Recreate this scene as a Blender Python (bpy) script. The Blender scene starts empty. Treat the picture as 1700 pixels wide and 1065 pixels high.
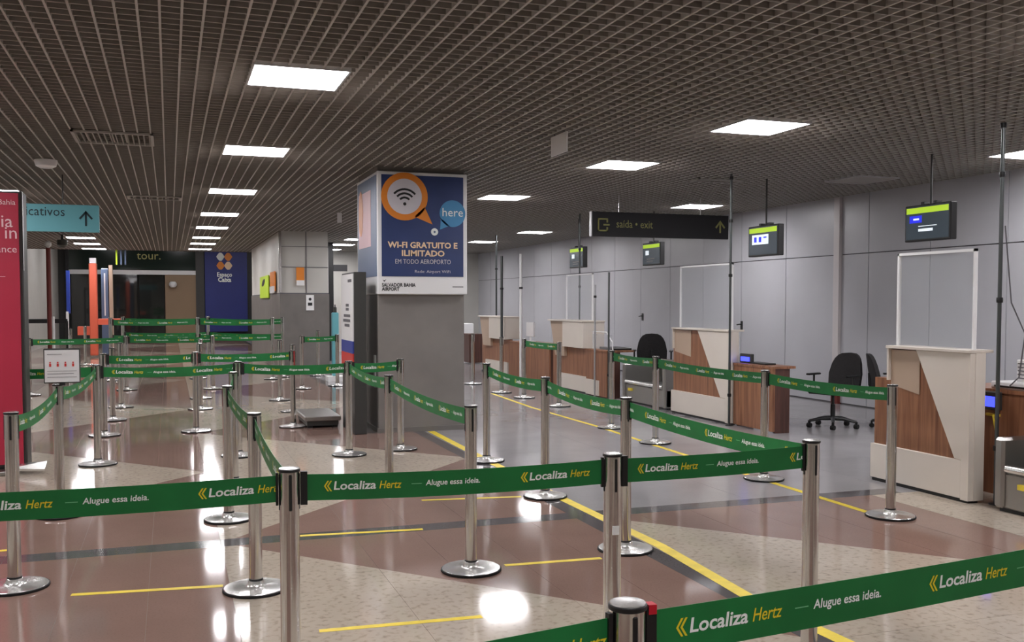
import bpy, math, random
from mathutils import Vector, Matrix
random.seed(7)
S = bpy.context.scene
COL = S.collection
# ------------------------------------------------------------------ camera
F_PX, PITCH, YAW, EYE = 1620.0, math.radians(2.5), math.atan(568/1620.0), 1.6
cam_d = bpy.data.cameras.new('camera'); cam = bpy.data.objects.new('camera', cam_d); COL.objects.link(cam)
cam_d.sensor_fit = 'HORIZONTAL'; cam_d.sensor_width = 36.0; cam_d.lens = 36.0*F_PX/1700
Y0 = 502 + F_PX*math.tan(PITCH)
cam_d.shift_y = (Y0-532.5)/1700
cam_d.clip_start = .05; cam_d.clip_end = 200
cam.location = (0, 0, EYE)
cam.rotation_euler = (math.pi/2-PITCH, 0, -YAW)
S.camera = cam
# ------------------------------------------------------------------ world, exposure
S.view_settings.view_transform = 'Standard'; S.view_settings.look = 'None'
S.view_settings.gamma = 1; S.view_settings.use_curve_mapping = False
S.view_settings.exposure = 0.66
w = bpy.data.worlds.new('world'); S.world = w; w.use_nodes = True
w.node_tree.nodes['Background'].inputs[0].default_value = (.9, .95, 1, 1)
w.node_tree.nodes['Background'].inputs[1].default_value = .05
LAMP = 25.0

# ------------------------------------------------------------------ site helpers: place on a vertical plane at depth Y
def xat(px, Y): return Y*math.tan(YAW+math.atan((px-850)/F_PX))
def dep(X, Y): return X*math.sin(YAW)+Y*math.cos(YAW)
def zat(py, X, Y):
    b = -(py-Y0)/F_PX
    fw = math.cos(PITCH)+b*math.sin(PITCH); up = -math.sin(PITCH)+b*math.cos(PITCH)
    return EYE+up/fw*dep(X, Y)

# ------------------------------------------------------------------ materials
def nt(name):
    m = bpy.data.materials.new(name); m.use_nodes = True
    return m, m.node_tree, m.node_tree.nodes['Principled BSDF']
def lin(c): return tuple((x/12.92 if x <= .04045 else ((x+.055)/1.055)**2.4) for x in [v/255 for v in c])
def mat(name, rgb, rough=.5, metal=0., emit=0., var=.0, scale=8., bump=0., coat=0., stretch=None, spec=None):
    m, t, p = nt(name); c = lin(rgb)
    p.inputs['Base Color'].default_value = (*c, 1); p.inputs['Roughness'].default_value = rough
    p.inputs['Metallic'].default_value = metal; p.inputs['Coat Weight'].default_value = coat
    if spec is not None: p.inputs['Specular IOR Level'].default_value = spec
    if emit:
        p.inputs['Emission Color'].default_value = (*c, 1); p.inputs['Emission Strength'].default_value = emit
    if var or bump:
        tc = t.nodes.new('ShaderNodeTexCoord'); n = t.nodes.new('ShaderNodeTexNoise')
        n.inputs['Scale'].default_value = scale; n.inputs['Detail'].default_value = 5
        src = tc.outputs['Object']
        if stretch:
            mp = t.nodes.new('ShaderNodeMapping'); mp.inputs['Scale'].default_value = stretch
            t.links.new(src, mp.inputs[0]); src = mp.outputs[0]
        t.links.new(src, n.inputs['Vector'])
        if var:
            r = t.nodes.new('ShaderNodeMix'); r.data_type = 'RGBA'
            r.inputs[6].default_value = (*[v*(1-var) for v in c], 1); r.inputs[7].default_value = (*[min(1, v*(1+var)) for v in c], 1)
            cr = t.nodes.new('ShaderNodeMapRange'); cr.inputs[1].default_value = .3; cr.inputs[2].default_value = .7
            t.links.new(n.outputs['Fac'], cr.inputs[0]); t.links.new(cr.outputs[0], r.inputs[0]); t.links.new(r.outputs[2], p.inputs['Base Color'])
        if bump:
            b = t.nodes.new('ShaderNodeBump'); b.inputs['Strength'].default_value = bump; b.inputs['Distance'].default_value = .01
            t.links.new(n.outputs['Fac'], b.inputs['Height']); t.links.new(b.outputs[0], p.inputs['Normal'])
    return m
def granite(name, rgb, speck, fine=60., rough=.12, amt=.5):
    m, t, p = nt(name); c = lin(rgb); s = lin(speck); p.inputs['Specular IOR Level'].default_value = .29
    tc = t.nodes.new('ShaderNodeTexCoord')
    n1 = t.nodes.new('ShaderNodeTexNoise'); n1.inputs['Scale'].default_value = 2.3; n1.inputs['Detail'].default_value = 6
    n2 = t.nodes.new('ShaderNodeTexNoise'); n2.inputs['Scale'].default_value = fine; n2.inputs['Detail'].default_value = 3
    for n in (n1, n2): t.links.new(tc.outputs['Object'], n.inputs['Vector'])
    mr = t.nodes.new('ShaderNodeMapRange'); mr.inputs[1].default_value = .52; mr.inputs[2].default_value = .72
    t.links.new(n2.outputs['Fac'], mr.inputs[0])
    mu = t.nodes.new('ShaderNodeMath'); mu.operation = 'MULTIPLY'; mu.inputs[1].default_value = amt
    t.links.new(mr.outputs[0], mu.inputs[0])
    a = t.nodes.new('ShaderNodeMix'); a.data_type = 'RGBA'
    a.inputs[6].default_value = (*[v*.88 for v in c], 1); a.inputs[7].default_value = (*[min(1, v*1.12) for v in c], 1)
    t.links.new(n1.outputs['Fac'], a.inputs[0])
    b = t.nodes.new('ShaderNodeMix'); b.data_type = 'RGBA'; b.inputs[7].default_value = (*s, 1)
    t.links.new(mu.outputs[0], b.inputs[0]); t.links.new(a.outputs[2], b.inputs[6]); t.links.new(b.outputs[2], p.inputs['Base Color'])
    rr = t.nodes.new('ShaderNodeMapRange'); rr.inputs[3].default_value = rough*.8; rr.inputs[4].default_value = rough*1.4
    t.links.new(n1.outputs['Fac'], rr.inputs[0]); t.links.new(rr.outputs[0], p.inputs['Roughness'])
    return m
def wood(name, a, b_):
    m, t, p = nt(name)
    tc = t.nodes.new('ShaderNodeTexCoord'); mp = t.nodes.new('ShaderNodeMapping'); mp.inputs['Scale'].default_value = (14, 14, .9)
    n = t.nodes.new('ShaderNodeTexNoise'); n.inputs['Scale'].default_value = 1.6; n.inputs['Detail'].default_value = 6; n.inputs['Distortion'].default_value = .6
    r = t.nodes.new('ShaderNodeValToRGB'); r.color_ramp.elements[0].position = .34; r.color_ramp.elements[1].position = .68
    r.color_ramp.elements[0].color = (*lin(a), 1); r.color_ramp.elements[1].color = (*lin(b_), 1)
    t.links.new(tc.outputs['Object'], mp.inputs[0]); t.links.new(mp.outputs[0], n.inputs['Vector']); t.links.new(n.outputs['Fac'], r.inputs[0])
    t.links.new(r.outputs[0], p.inputs['Base Color']); p.inputs['Roughness'].default_value = .4
    return m
def glassy(name, alpha, rgb=(200, 205, 210), rough=.05):
    m, t, p = nt(name); out = t.nodes['Material Output']
    p.inputs['Base Color'].default_value = (*lin(rgb), 1); p.inputs['Roughness'].default_value = rough
    tr = t.nodes.new('ShaderNodeBsdfTransparent'); mx = t.nodes.new('ShaderNodeMixShader'); mx.inputs[0].default_value = alpha
    t.links.new(tr.outputs[0], mx.inputs[1]); t.links.new(p.outputs[0], mx.inputs[2]); t.links.new(mx.outputs[0], out.inputs[0])
    return m
M = dict(
 beige=granite('beige granite', (182, 169, 154), (112, 98, 86), 26, .075, .5),
 brown=granite('brown granite', (138, 112, 102), (112, 90, 82), 90, .07, .4),
 band=granite('dark grey granite', (92, 88, 89), (74, 72, 74), 80, .08, .4),
 greyf=granite('grey floor', (150, 147, 148), (128, 126, 128), 70, .13, .3),
 grout=mat('grout', (120, 104, 94), .8),
 tape=mat('yellow floor tape', (232, 206, 62), .5, var=.12, scale=9),
 plenum=mat('plenum', (104, 97, 92), .95),
 blade=mat('grid blade', (138, 134, 128), .6),
 runner=mat('grid runner', (176, 174, 170), .55),
 wall=mat('grey wall laminate', (182, 182, 187), .34, var=.04, scale=1.2),
 wallw=mat('pale wall', (186, 184, 178), .5, var=.04, scale=1.4),
 seam=mat('seam dark', (96, 94, 98), .7),
 pil=mat('pilaster white', (206, 200, 200), .4),
 concrete=mat('column grey', (124, 119, 115), .55, var=.1, scale=2.2),
 stone=mat('grey stone', (112, 108, 104), .4, var=.12, scale=3),
 chrome=mat('polished steel', (216, 215, 212), .17, 1.0),
 chromeb=mat('base steel', (236, 235, 232), .27, .9),
 steel=mat('brushed steel', (172, 170, 166), .32, 1.0, bump=.06, scale=30, stretch=(1, 1, 12)),
 black=mat('black plastic', (22, 22, 23), .4),
 rubber=mat('black rubber', (14, 14, 15), .7),
 belt=mat('green belt', (14, 112, 52), .52, var=.14, scale=6, bump=.03),
 darkbelt=mat('dark belt', (26, 44, 38), .6, var=.1, scale=6),
 ink=mat('white ink', (240, 244, 240), .5),
 inkg=mat('pale green ink', (120, 190, 140), .5),
 yink=mat('yellow ink', (226, 206, 40), .5),
 white=mat('white laminate', (214, 205, 194), .38, var=.03, scale=2),
 cream=mat('cream and shaded white', (180, 158, 138), .42),  # on the tapered wings this stands for white in shade
 wood=wood('walnut laminate', (116, 74, 52), (158, 110, 80)),
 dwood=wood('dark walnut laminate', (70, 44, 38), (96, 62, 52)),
 whitep=mat('white plastic', (232, 232, 232), .35),
 frame=mat('aluminium frame', (198, 198, 200), .3, .7),
 pole=mat('dark pole', (96, 100, 100), .3, .8),
 acr=glassy('acrylic sheet', .16),
 navy=mat('navy poster print', (46, 62, 108), .35, var=.12, scale=3),
 orange=mat('orange print', (224, 134, 46), .4),
 lgrey=mat('light grey print', (208, 204, 210), .4),
 sky=mat('light blue print', (74, 142, 190), .4),
 ymark=mat('cream lettering', (236, 206, 170), .5),
 red=mat('crimson panel', (176, 40, 66), .4, var=.05, scale=2),
 pink=mat('pale red lettering', (235, 200, 205), .5),
 dgrey=mat('charcoal metal', (62, 62, 60), .45, .2),
 teal=mat('teal sign', (104, 172, 182), .35),
 tealink=mat('dark teal lettering', (18, 46, 52), .5),
 signd=mat('dark sign face', (40, 40, 43), .45),
 signy=mat('sign yellow lettering', (176, 176, 110), .5),
 lime=mat('lime header', (170, 205, 40), .4, emit=.45),
 slate=mat('slate screen', (62, 72, 80), .18, emit=.25),
 bluel=mat('blue screen box', (30, 40, 210), .3, emit=.6),
 whitel=mat('white screen text', (225, 235, 240), .4, emit=.5),
 bluescr=mat('lit blue display', (60, 70, 255), .3, emit=1.6),
 fabric=mat('black chair mesh', (34, 32, 33), .85, var=.2, scale=40),
 dglass=mat('dark shop glass', (38, 40, 38), .05, coat=.5),
 greenh=mat('dark green header', (30, 44, 38), .12, coat=.3),
 tan=mat('tan panel', (140, 116, 90), .5, var=.05, scale=1),
 banner=mat('blue banner', (38, 48, 118), .45, var=.06, scale=1),
 maroon=mat('maroon pole', (110, 40, 34), .5),
 orangeb=mat('orange booth', (205, 92, 66), .45),
 bluew=mat('blue grey booth', (92, 110, 140), .4),
 lime2=mat('lime notice', (176, 204, 40), .5),
 off=mat('unlit diffuser', (150, 144, 138), .5),
 bag=glassy('clear plastic bag', .45, (200, 215, 235), .15),
 redm=mat('red button', (190, 20, 40), .4),
 blueb=mat('blue band', (36, 60, 150), .4),
 redb=mat('red band', (206, 52, 46), .4),
 diff=mat('lit diffuser', (255, 252, 255), .5, emit=LAMP),
)

# ------------------------------------------------------------------ mesh helpers
class MB:
    def __init__(s): s.v = []; s.f = []; s.mi = []; s.cur = 0
    def add(s, vs, fs):
        b = len(s.v); s.v += [tuple(v) for v in vs]
        for f in fs: s.f.append([b+i for i in f]); s.mi.append(s.cur)
        return s
    def box(s, x0, x1, y0, y1, z0, z1, bev=0):
        if bev:
            b = min(bev, (x1-x0)/2.01, (y1-y0)/2.01, (z1-z0)/2.01)
            o = [(x0+b, y0), (x1-b, y0), (x1, y0+b), (x1, y1-b), (x1-b, y1), (x0+b, y1), (x0, y1-b), (x0, y0+b)]
            i = [(min(max(x, x0+b), x1-b), min(max(y, y0+b), y1-b)) for x, y in o]
            vs = [(*p, z0) for p in i]+[(*p, z0+b) for p in o]+[(*p, z1-b) for p in o]+[(*p, z1) for p in i]
            fs = [[7, 6, 5, 4, 3, 2, 1, 0], list(range(24, 32))]
            for r in range(3):
                for k in range(8): fs.append([r*8+k, r*8+(k+1) % 8, r*8+8+(k+1) % 8, r*8+8+k])
            return s.add(vs, fs)
        vs = [(x0, y0, z0), (x1, y0, z0), (x1, y1, z0), (x0, y1, z0), (x0, y0, z1), (x1, y0, z1), (x1, y1, z1), (x0, y1, z1)]
        return s.add(vs, [[3, 2, 1, 0], [4, 5, 6, 7], [0, 1, 5, 4], [1, 2, 6, 5], [2, 3, 7, 6], [3, 0, 4, 7]])
    def lathe(s, prof, cx=0, cy=0, n=24):       # prof: list of (r, z) from bottom to top
        vs = []
        for r, z in prof:
            for k in range(n):
                a = 2*math.pi*k/n; vs.append((cx+r*math.cos(a), cy+r*math.sin(a), z))
        fs = [[j*n+k, j*n+(k+1) % n, (j+1)*n+(k+1) % n, (j+1)*n+k] for j in range(len(prof)-1) for k in range(n)]
        fs.append(list(range(n))[::-1]); fs.append([(len(prof)-1)*n+k for k in range(n)])
        return s.add(vs, fs)
    def tube(s, pts, r, n=8):
        P = [Vector(p) for p in pts]; vs = []
        for i, p in enumerate(P):
            d = (P[min(i+1, len(P)-1)]-P[max(i-1, 0)]).normalized()
            u = d.orthogonal().normalized() if i == 0 else (u-d*u.dot(d)).normalized()
            w_ = d.cross(u); rr = r[i] if isinstance(r, (list, tuple)) else r
            for k in range(n):
                a = 2*math.pi*k/n; vs.append(p+u*(rr*math.cos(a))+w_*(rr*math.sin(a)))
        fs = [[j*n+k, j*n+(k+1) % n, (j+1)*n+(k+1) % n, (j+1)*n+k] for j in range(len(P)-1) for k in range(n)]
        fs.append(list(range(n))[::-1]); fs.append([(len(P)-1)*n+k for k in range(n)])
        return s.add(vs, fs)
    def prism(s, poly, n_vec, t):               # 3-D polygon extruded by vector n_vec*t
        n_ = Vector(n_vec)*t; P = [Vector(p) for p in poly]; k = len(P)
        return s.add(P+[p+n_ for p in P], [list(range(k))[::-1], list(range(k, 2*k))]+[[i, (i+1) % k, k+(i+1) % k, k+i] for i in range(k)])
    def build(s, name, m, parent=None, local=False, smooth=False):
        off = Vector((0, 0, 0))
        if parent is not None and not local:
            q = parent
            while q is not None: off = off+q.location; q = q.parent
        me = bpy.data.meshes.new(name)
        me.from_pydata([tuple(Vector(v)-off) for v in s.v], [], s.f)
        for mm in (m if isinstance(m, list) else [m]): me.materials.append(mm)
        if isinstance(m, list): me.polygons.foreach_set('material_index', s.mi)
        me.validate(); me.update()
        if smooth:
            me.polygons.foreach_set('use_smooth', [True]*len(me.polygons))
            try: me.set_sharp_from_angle(angle=math.radians(40))
            except Exception: pass
        o = bpy.data.objects.new(name, me); COL.objects.link(o)
        if parent is not None: o.parent = parent
        return o
def _each(s, name, m, parent):
    # one object per added piece (pieces recorded by vertex islands)
    par = list(range(len(s.v)))
    def fd(i):
        while par[i] != i: par[i] = par[par[i]]; i = par[i]
        return i
    for f in s.f:
        for i in f[1:]: par[fd(i)] = fd(f[0])
    g = {}
    for f in s.f: g.setdefault(fd(f[0]), []).append(f)
    for fs in g.values():
        ids = sorted({i for f in fs for i in f}); mp = {i: k for k, i in enumerate(ids)}
        MB().add([s.v[i] for i in ids], [[mp[i] for i in f] for f in fs]).build(name, m, parent)
MB.each = _each
def tag(o, label=None, cat=None, group=None, kind=None):
    if label: o['label'] = label
    if cat: o['category'] = cat
    if group: o['group'] = group
    if kind: o['kind'] = kind
    return o
def thing(name, label, cat, loc=(0, 0, 0), rz=0, group=None):
    o = bpy.data.objects.new(name, None); COL.objects.link(o); o.empty_display_size = .1
    o.location = loc; o.rotation_euler = (0, 0, rz)
    return tag(o, label, cat, group)
def copy_tree(o, parent=None):
    c = o.copy(); COL.objects.link(c); c.parent = parent
    for ch in list(o.children): copy_tree(ch, c)
    return c
def bx(name, m, parent, *a, bev=0, **k): return MB().box(*a, bev=bev).build(name, m, parent, **k)
_tc = {}
def glyphs(body, size, shear=0, bold=0, res=2, align='LEFT'):
    k = (body, size, shear, bold, res, align)
    if k in _tc: return _tc[k]
    cu = bpy.data.curves.new('t', 'FONT'); cu.body = body; cu.size = size; cu.shear = shear; cu.offset = bold
    cu.resolution_u = res; cu.align_x = align; cu.fill_mode = 'FRONT'
    o = bpy.data.objects.new('t', cu); COL.objects.link(o)
    bpy.context.view_layer.update()
    me = bpy.data.meshes.new_from_object(o.evaluated_get(bpy.context.evaluated_depsgraph_get()))
    vs = [(v.co.x, v.co.y) for v in me.vertices]; fs = [list(p.vertices) for p in me.polygons]
    bpy.data.objects.remove(o); bpy.data.curves.remove(cu); bpy.data.meshes.remove(me)
    _tc[k] = (vs, fs); return _tc[k]
def text(body, size, org, R, U, m, parent, name='lettering', align='LEFT', shear=0, bold=0, res=2, fitw=None):
    vs, fs = glyphs(body, size, shear, bold, res, align); R = Vector(R); U = Vector(U); O = Vector(org)
    sx = 1
    if fitw:
        xs = [v[0] for v in vs]; sx = fitw/(max(xs)-min(xs))
    return MB().add([O+R*(x*sx)+U*y for x, y in vs], fs).build(name, m, parent)
def disc_poly(c, r, R, U, n=40, a0=0, a1=2*math.pi):
    c = Vector(c); R = Vector(R); U = Vector(U)
    return [c+R*(r*math.cos(a0+(a1-a0)*k/n))+U*(r*math.sin(a0+(a1-a0)*k/n)) for k in range(n)]
XV, YV, ZV = Vector((1, 0, 0)), Vector((0, 1, 0)), Vector((0, 0, 1))

# ================================================================== FLOOR
def clip(poly, ax, val, keep_less):
    out = []
    for i in range(len(poly)):
        p, q = poly[i], poly[(i+1) % len(poly)]
        ip = (p[ax] <= val) == keep_less; iq = (q[ax] <= val) == keep_less
        if ip: out.append(p)
        if ip != iq:
            t = (val-p[ax])/(q[ax]-p[ax]); out.append((p[0]+(q[0]-p[0])*t, p[1]+(q[1]-p[1])*t))
    return out
def crect(poly, x0, x1, y0, y1):
    for ax, v, k in ((0, x0, False), (0, x1, True), (1, y0, False), (1, y1, True)):
        poly = clip(poly, ax, v, k)
        if len(poly) < 3: return []
    return poly
def area(p): return abs(sum(p[i][0]*p[(i+1) % len(p)][1]-p[(i+1) % len(p)][0]*p[i][1] for i in range(len(p))))/2
floor = MB().box(-8, 10.2, -6, 44.6, -.12, -.0015).build('floor', M['grout']); tag(floor, kind='structure')
BX = 2.83
pieces = []
def emit_poly(poly, mk, dx, dy, x_off, y_off, bounds):
    X0, X1, Yb0, Yb1 = bounds
    pl = crect(poly, X0, X1, Yb0, Yb1)
    if not pl: return
    xs = [p[0] for p in pl]; ys = [p[1] for p in pl]; g = .0012
    i0 = math.floor((min(xs)-x_off)/dx); i1 = math.ceil((max(xs)-x_off)/dx)
    j0 = math.floor((min(ys)-y_off)/dy); j1 = math.ceil((max(ys)-y_off)/dy)
    for i in range(i0, i1):
        for j in range(j0, j1):
            q = crect(pl, x_off+i*dx+g, x_off+(i+1)*dx-g, y_off+j*dy+g, y_off+(j+1)*dy-g)
            if len(q) >= 3 and area(q) > .004: pieces.append((q, mk))
for k in range(-5, 3):
    xa = .3+2.6*k; xb = xa+2.6
    if k == -5: pass
    for j in range(-2, 7):
        yb = 6.72+5.8*j
        tri = [(xa, yb), (xb, yb+2.9), (xa, yb+5.8)]
        b1 = [(xa, yb), (xb, yb), (xb, yb+2.9)]; b2 = [(xa, yb+5.8), (xb, yb+2.9), (xb, yb+5.8)]
        for (y0_, y1_) in ((-6, 6.62), (6.82, 44.6)):
            if k <= 0: bounds = (-8, BX, y0_, y1_)
            elif k == 1 and y1_ < 7: bounds = (2.97, 5.5, y0_, y1_)
            else: continue
            for p, mk in ((tri, 'beige'), (b1, 'brown'), (b2, 'brown')):
                emit_poly(p, mk, .4333 if mk == 'brown' else .8667, 2.9, .3, 6.72, bounds)
R_ = lambda a, b, c, d: [(a, c), (b, c), (b, d), (a, d)]
emit_poly(R_(-8, 5.8, 6.62, 6.82), 'band', 1.3, .3, .3, 6.62, (-8, 10.2, -6, 45))
emit_poly(R_(BX, 2.97, -6, 44.6), 'band', .2, 1.45, BX, 6.82, (BX, 2.97, -6, 6.62))
emit_poly(R_(BX, 2.97, -6, 44.6), 'band', .2, 1.45, BX, 6.82, (BX, 2.97, 6.82, 44.6))
emit_poly(R_(2.97, 10.2, 6.82, 44.6), 'greyf', 1.45, 1.45, 2.97, 6.82, (2.97, 10.2, 6.82, 44.6))
emit_poly(R_(5.5, 10.2, -6, 6.62), 'beige', 1.3, 1.45, 5.5, 6.62, (5.5, 10.2, -6, 6.62))
emit_poly(R_(5.8, 10.2, 6.62, 6.82), 'greyf', 1.45, .3, 2.97, 6.62, (5.8, 10.2, 6.62, 6.82))
def sees(q):
    cx = sum(p[0] for p in q)/len(q); cy = sum(p[1] for p in q)/len(q)
    a = math.atan2(cx, max(cy, .01))-YAW
    return cy > 3.2 and abs(a) < math.radians(31), math.hypot(cx, cy)
pieces.sort(key=lambda t: (not sees(t[0])[0], sees(t[0])[1]))
far = MB(); mats = [M['beige'], M['brown'], M['band'], M['greyf']]; mi = {'beige': 0, 'brown': 1, 'band': 2, 'greyf': 3}
for n_, (q, mk) in enumerate(pieces):
    if n_ < 290: MB().prism([(p[0], p[1], -.02) for p in q], (0, 0, 1), .02).build('floor_slab', M[mk], floor)
    else:
        far.cur = mi[mk]; far.prism([(p[0], p[1], -.02) for p in q], (0, 0, 1), .02)
tag(far.build('floor_slab_field', mats, floor), kind='stuff')

# ================================================================== CEILING
HC = 3.25
ceil = MB().box(-8, 10, -6, 33.2, HC+.30, HC+.36).build('ceiling', M['plenum']); tag(ceil, kind='structure')
rm = None
for i in range(150):
    x = -7.95+.12*i
    if rm is None:
        o = MB().box(-.007, .007, -6, 33.1, 0, .05).build('grid_runner', M['runner'], ceil, local=True); rm = o.data
    else:
        o = bpy.data.objects.new('grid_runner', rm); COL.objects.link(o); o.parent = ceil
    o.location = (x, 0, HC)
rm = None
for i in range(250):
    y = 3.1+.12*i
    if rm is None:
        o = MB().box(-8, 9.95, -.008, .008, 0, .048).build('cross_blade', M['blade'], ceil, local=True); rm = o.data
    else:
        o = bpy.data.objects.new('cross_blade', rm); COL.objects.link(o); o.parent = ceil
    o.location = (0, y, HC+.003)
far_c = MB().box(-8, 10.2, 33.2, 44.6, 4.4, 4.5).box(-8, 10.2, 33.2, 33.3, HC, 4.5).build('trim_1', M['plenum']); tag(far_c, kind='structure')
MB().box(-8, 10, -6, 3, HC, HC+.02).build('grid_field_behind', M['blade'], ceil)['kind'] = 'stuff'

# ================================================================== WALLS
WX = 10.0
wr = MB().box(WX+.02, WX+.2, -6, 32.2, -.0, HC+.3).build('wall_right', M['seam']); tag(wr, kind='structure')
ys = [9.6-1.3*k for k in range(8, 0, -1)]+[9.6, 10.93, 12.2, 12.9, 14.3, 15.68]+[17.05+1.36*k for k in range(12)]
for a, b in zip(ys[:-1], ys[1:]):
    if abs(a-12.9) < .01: a += .07
    if abs(b-12.9) < .01: b -= .07
    bx('wall_panel', M['wall'], wr, WX, WX+.03, a+.007, b-.007, .02, 2.345)
    bx('wall_panel', M['wall'], wr, WX, WX+.03, a+.007, b-.007, 2.36, HC+.25)
p_ = bx('pilaster', M['pil'], wr, WX-.05, WX+.05, 12.83, 12.97, 0.12, HC+.2, bev=.004)
bx('pilaster_foot', M['maroon'], wr, WX-.055, WX+.05, 12.82, 12.98, 0, .14)
for y_, z_ in ((15.68, 1.2), (19.7, 1.3)):
    h_ = MB().tube([(WX, y_-.03, z_), (WX-.05, y_-.03, z_), (WX-.055, y_+.05, z_-.01)], .012).box(WX-.012, WX, y_-.06, y_+.0, z_-.1, z_+.06).build('door_handle', M['black'], wr)
wb = MB().box(3.6, 10.2, 32, 32.2, 0, HC+.3).build('wall_back', M['wallw']); tag(wb, kind='structure')
for x in (4.9, 6.2, 7.5, 8.8): bx('panel_joint', M['seam'], wb, x, x+.02, 31.985, 32.01, 0, HC)
wl = MB().box(-4.6, -4.3, 22, 44, 0, 4.4).build('wall_left', M['wallw']); tag(wl, kind='structure')
wn = MB().box(-8, 10.2, -6.2, -6, 0, HC+.3).build('wall_near', M['wallw']); tag(wn, kind='structure')
wo = MB().box(-8.2, -8, -6.2, 44.6, 0, 4.4).box(-8, -4.6, 22, 22.2, 0, HC+.3).build('wall_far_left', M['wallw']); tag(wo, kind='structure')
d1 = MB().box(-4.3, -4.26, 29.2, 31.4, .02, 2.3).build('door_1', M['wall']); tag(d1, kind='structure')
MB().box(-4.275, -4.25, 30.28, 30.32, .02, 2.3).build('leaf_joint', M['seam'], d1)
MB().box(-4.25, -4.2, 30.2, 30.24, 1.0, 1.3).box(-4.25, -4.2, 30.36, 30.4, 1.0, 1.3).each('door_handle', M['black'], d1)
MB().box(-4.26, -4.22, 29.1, 29.2, 0, 2.4).box(-4.26, -4.22, 31.4, 31.5, 0, 2.4).box(-4.26, -4.22, 29.1, 31.5, 2.3, 2.4).build('door_frame', M['seam'], d1)

# main column with grey render
col = MB().box(2.4, 3.5, 11.8, 13.0, 0, HC+.3, bev=.01).build('wall_column', M['concrete']); tag(col, kind='structure')
bx('baseboard', M['stone'], col, 2.385, 3.515, 11.785, 13.015, 0, .06)
bx('wall_socket', M['whitep'], col, 2.385, 2.402, 11.93, 12.01, .55, .95)

# far pillar block: stone below, pale panels above
pb = MB().box(2.42, 3.56, 23.2, 31.5, 0, 1.8).build('wall_pillar', M['stone']); tag(pb, kind='structure')
MB().box(2.44, 3.54, 23.22, 31.5, 1.83, HC+.3).build('pale_cladding', M['wallw'], pb)
MB().box(2.43, 3.55, 23.21, 31.5, 1.8, 1.83).build('shadow_joint', M['seam'], pb)
MB().box(3.02, 3.04, 23.205, 23.23, 1.83, HC).box(2.44, 3.54, 23.205, 23.23, 2.42, 2.435).box(2.44, 3.54, 23.205, 23.23, 2.9, 2.912).each('panel_joint', M['seam'], pb)
MB().box(2.40, 2.46, 23.17, 23.22, 1.83, HC).build('corner_trim', M['chrome'], pb)
n1 = MB().box(3.02-.0, 3.2, 23.18, 23.2, 1.42, 1.78).build('notice_plate', M['whitep']); tag(n1, 'small white notice plate with dark symbols on the grey stone of the far pillar', 'notice')
MB().prism([(3.11+.035*math.cos(a*.7), 23.178, 1.68+.035*math.sin(a*.7)) for a in range(9)], (0, -1, 0), .003).box(3.06, 3.16, 23.174, 23.18, 1.53, 1.6).each('symbol', M['black'], n1)
n2 = MB().box(2.80, 2.98, 23.17, 23.2, 2.05, 2.42).build('orange_notice', M['orange']); tag(n2, 'orange notice with white foot on the front of the far pillar', 'notice')
MB().box(2.80, 2.98, 23.16, 23.17, 2.0, 2.12).build('white_foot', M['whitep'], n2)
n3 = MB().box(2.38, 2.41, 25.6, 28.0, 1.72, 2.3).build('lime_notice', M['lime2']); tag(n3, 'lime green notice with black mark on the side of the far pillar', 'notice')
MB().prism([(2.378, 26.9-.45*math.cos(a*.52), 2.13+.08*math.sin(a*.52)+.06*math.cos(a*.52)) for a in range(12)], (-1, 0, 0), .004).build('black_mark', M['black'], n3)
n4 = MB().box(2.38, 2.41, 24.0, 25.1, 1.88, 2.35).build('peach_notice', M['orange']); tag(n4, 'orange and white poster beside the lime notice at the far pillar corner', 'poster')
MB().box(2.37, 2.38, 24.0, 25.1, 1.84, 2.0).build('white_foot', M['whitep'], n4)

# ================================================================== CEILING LAMPS
LR = [(.905, y) for y in (-.2, 3.6, 7.34, 11.0, 15.1, 19.07, 22.5, 26.0, 28.7, 31.6)]
LR += [(5.2, .3), (5.3, 4.2), (5.25, 7.96), (5.14, 10.67), (4.96, 14.55), (4.8, 18.2), (4.7, 21.9), (4.68, 25.46), (4.65, 27.9), (4.7, 30.6)]
LR += [(9.1, .8), (9.1, 4.8), (9.06, 8.35), (8.55, 14.82), (8.1, 21.5), (8.05, 25.35), (8.05, 29.2)]
LR += [(-2.9, .4), (-2.8, 4.6), (-2.7, 8.6), (-2.6, 12.4), (-2.4, 16.3), (-2.1, 27.1), (-2.15, 29.8), (-2.15, 32.4), (-6.2, 3), (-6.2, 10), (-6, 17)]
def make_lamp(mt):
    r = thing('ceiling_lamp', 'x', 'lamp', (0, 0, 0)); a = .325; b = .34
    f = MB()
    for q in ((-b, b, -b, -a), (-b, b, a, b), (-b, -a, -a, a), (a, b, -a, a)): f.box(*q, -.012, .03)
    f.build('lamp_frame', M['frame'], r, local=True)
    MB().box(-a, a, -a, a, -.006, .02).build('diffuser', mt, r, local=True)
    return r
l0 = make_lamp(M['diff']); used = False
names = {0: 'first row left of the column', 1: 'middle row right of the column', 2: 'row along the right grey wall', 3: 'left-hand row over the teal sign'}
words = ['nearest', 'second', 'third', 'fourth', 'fifth', 'sixth', 'seventh', 'eighth', 'ninth', 'tenth']
cnt = {}
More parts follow.
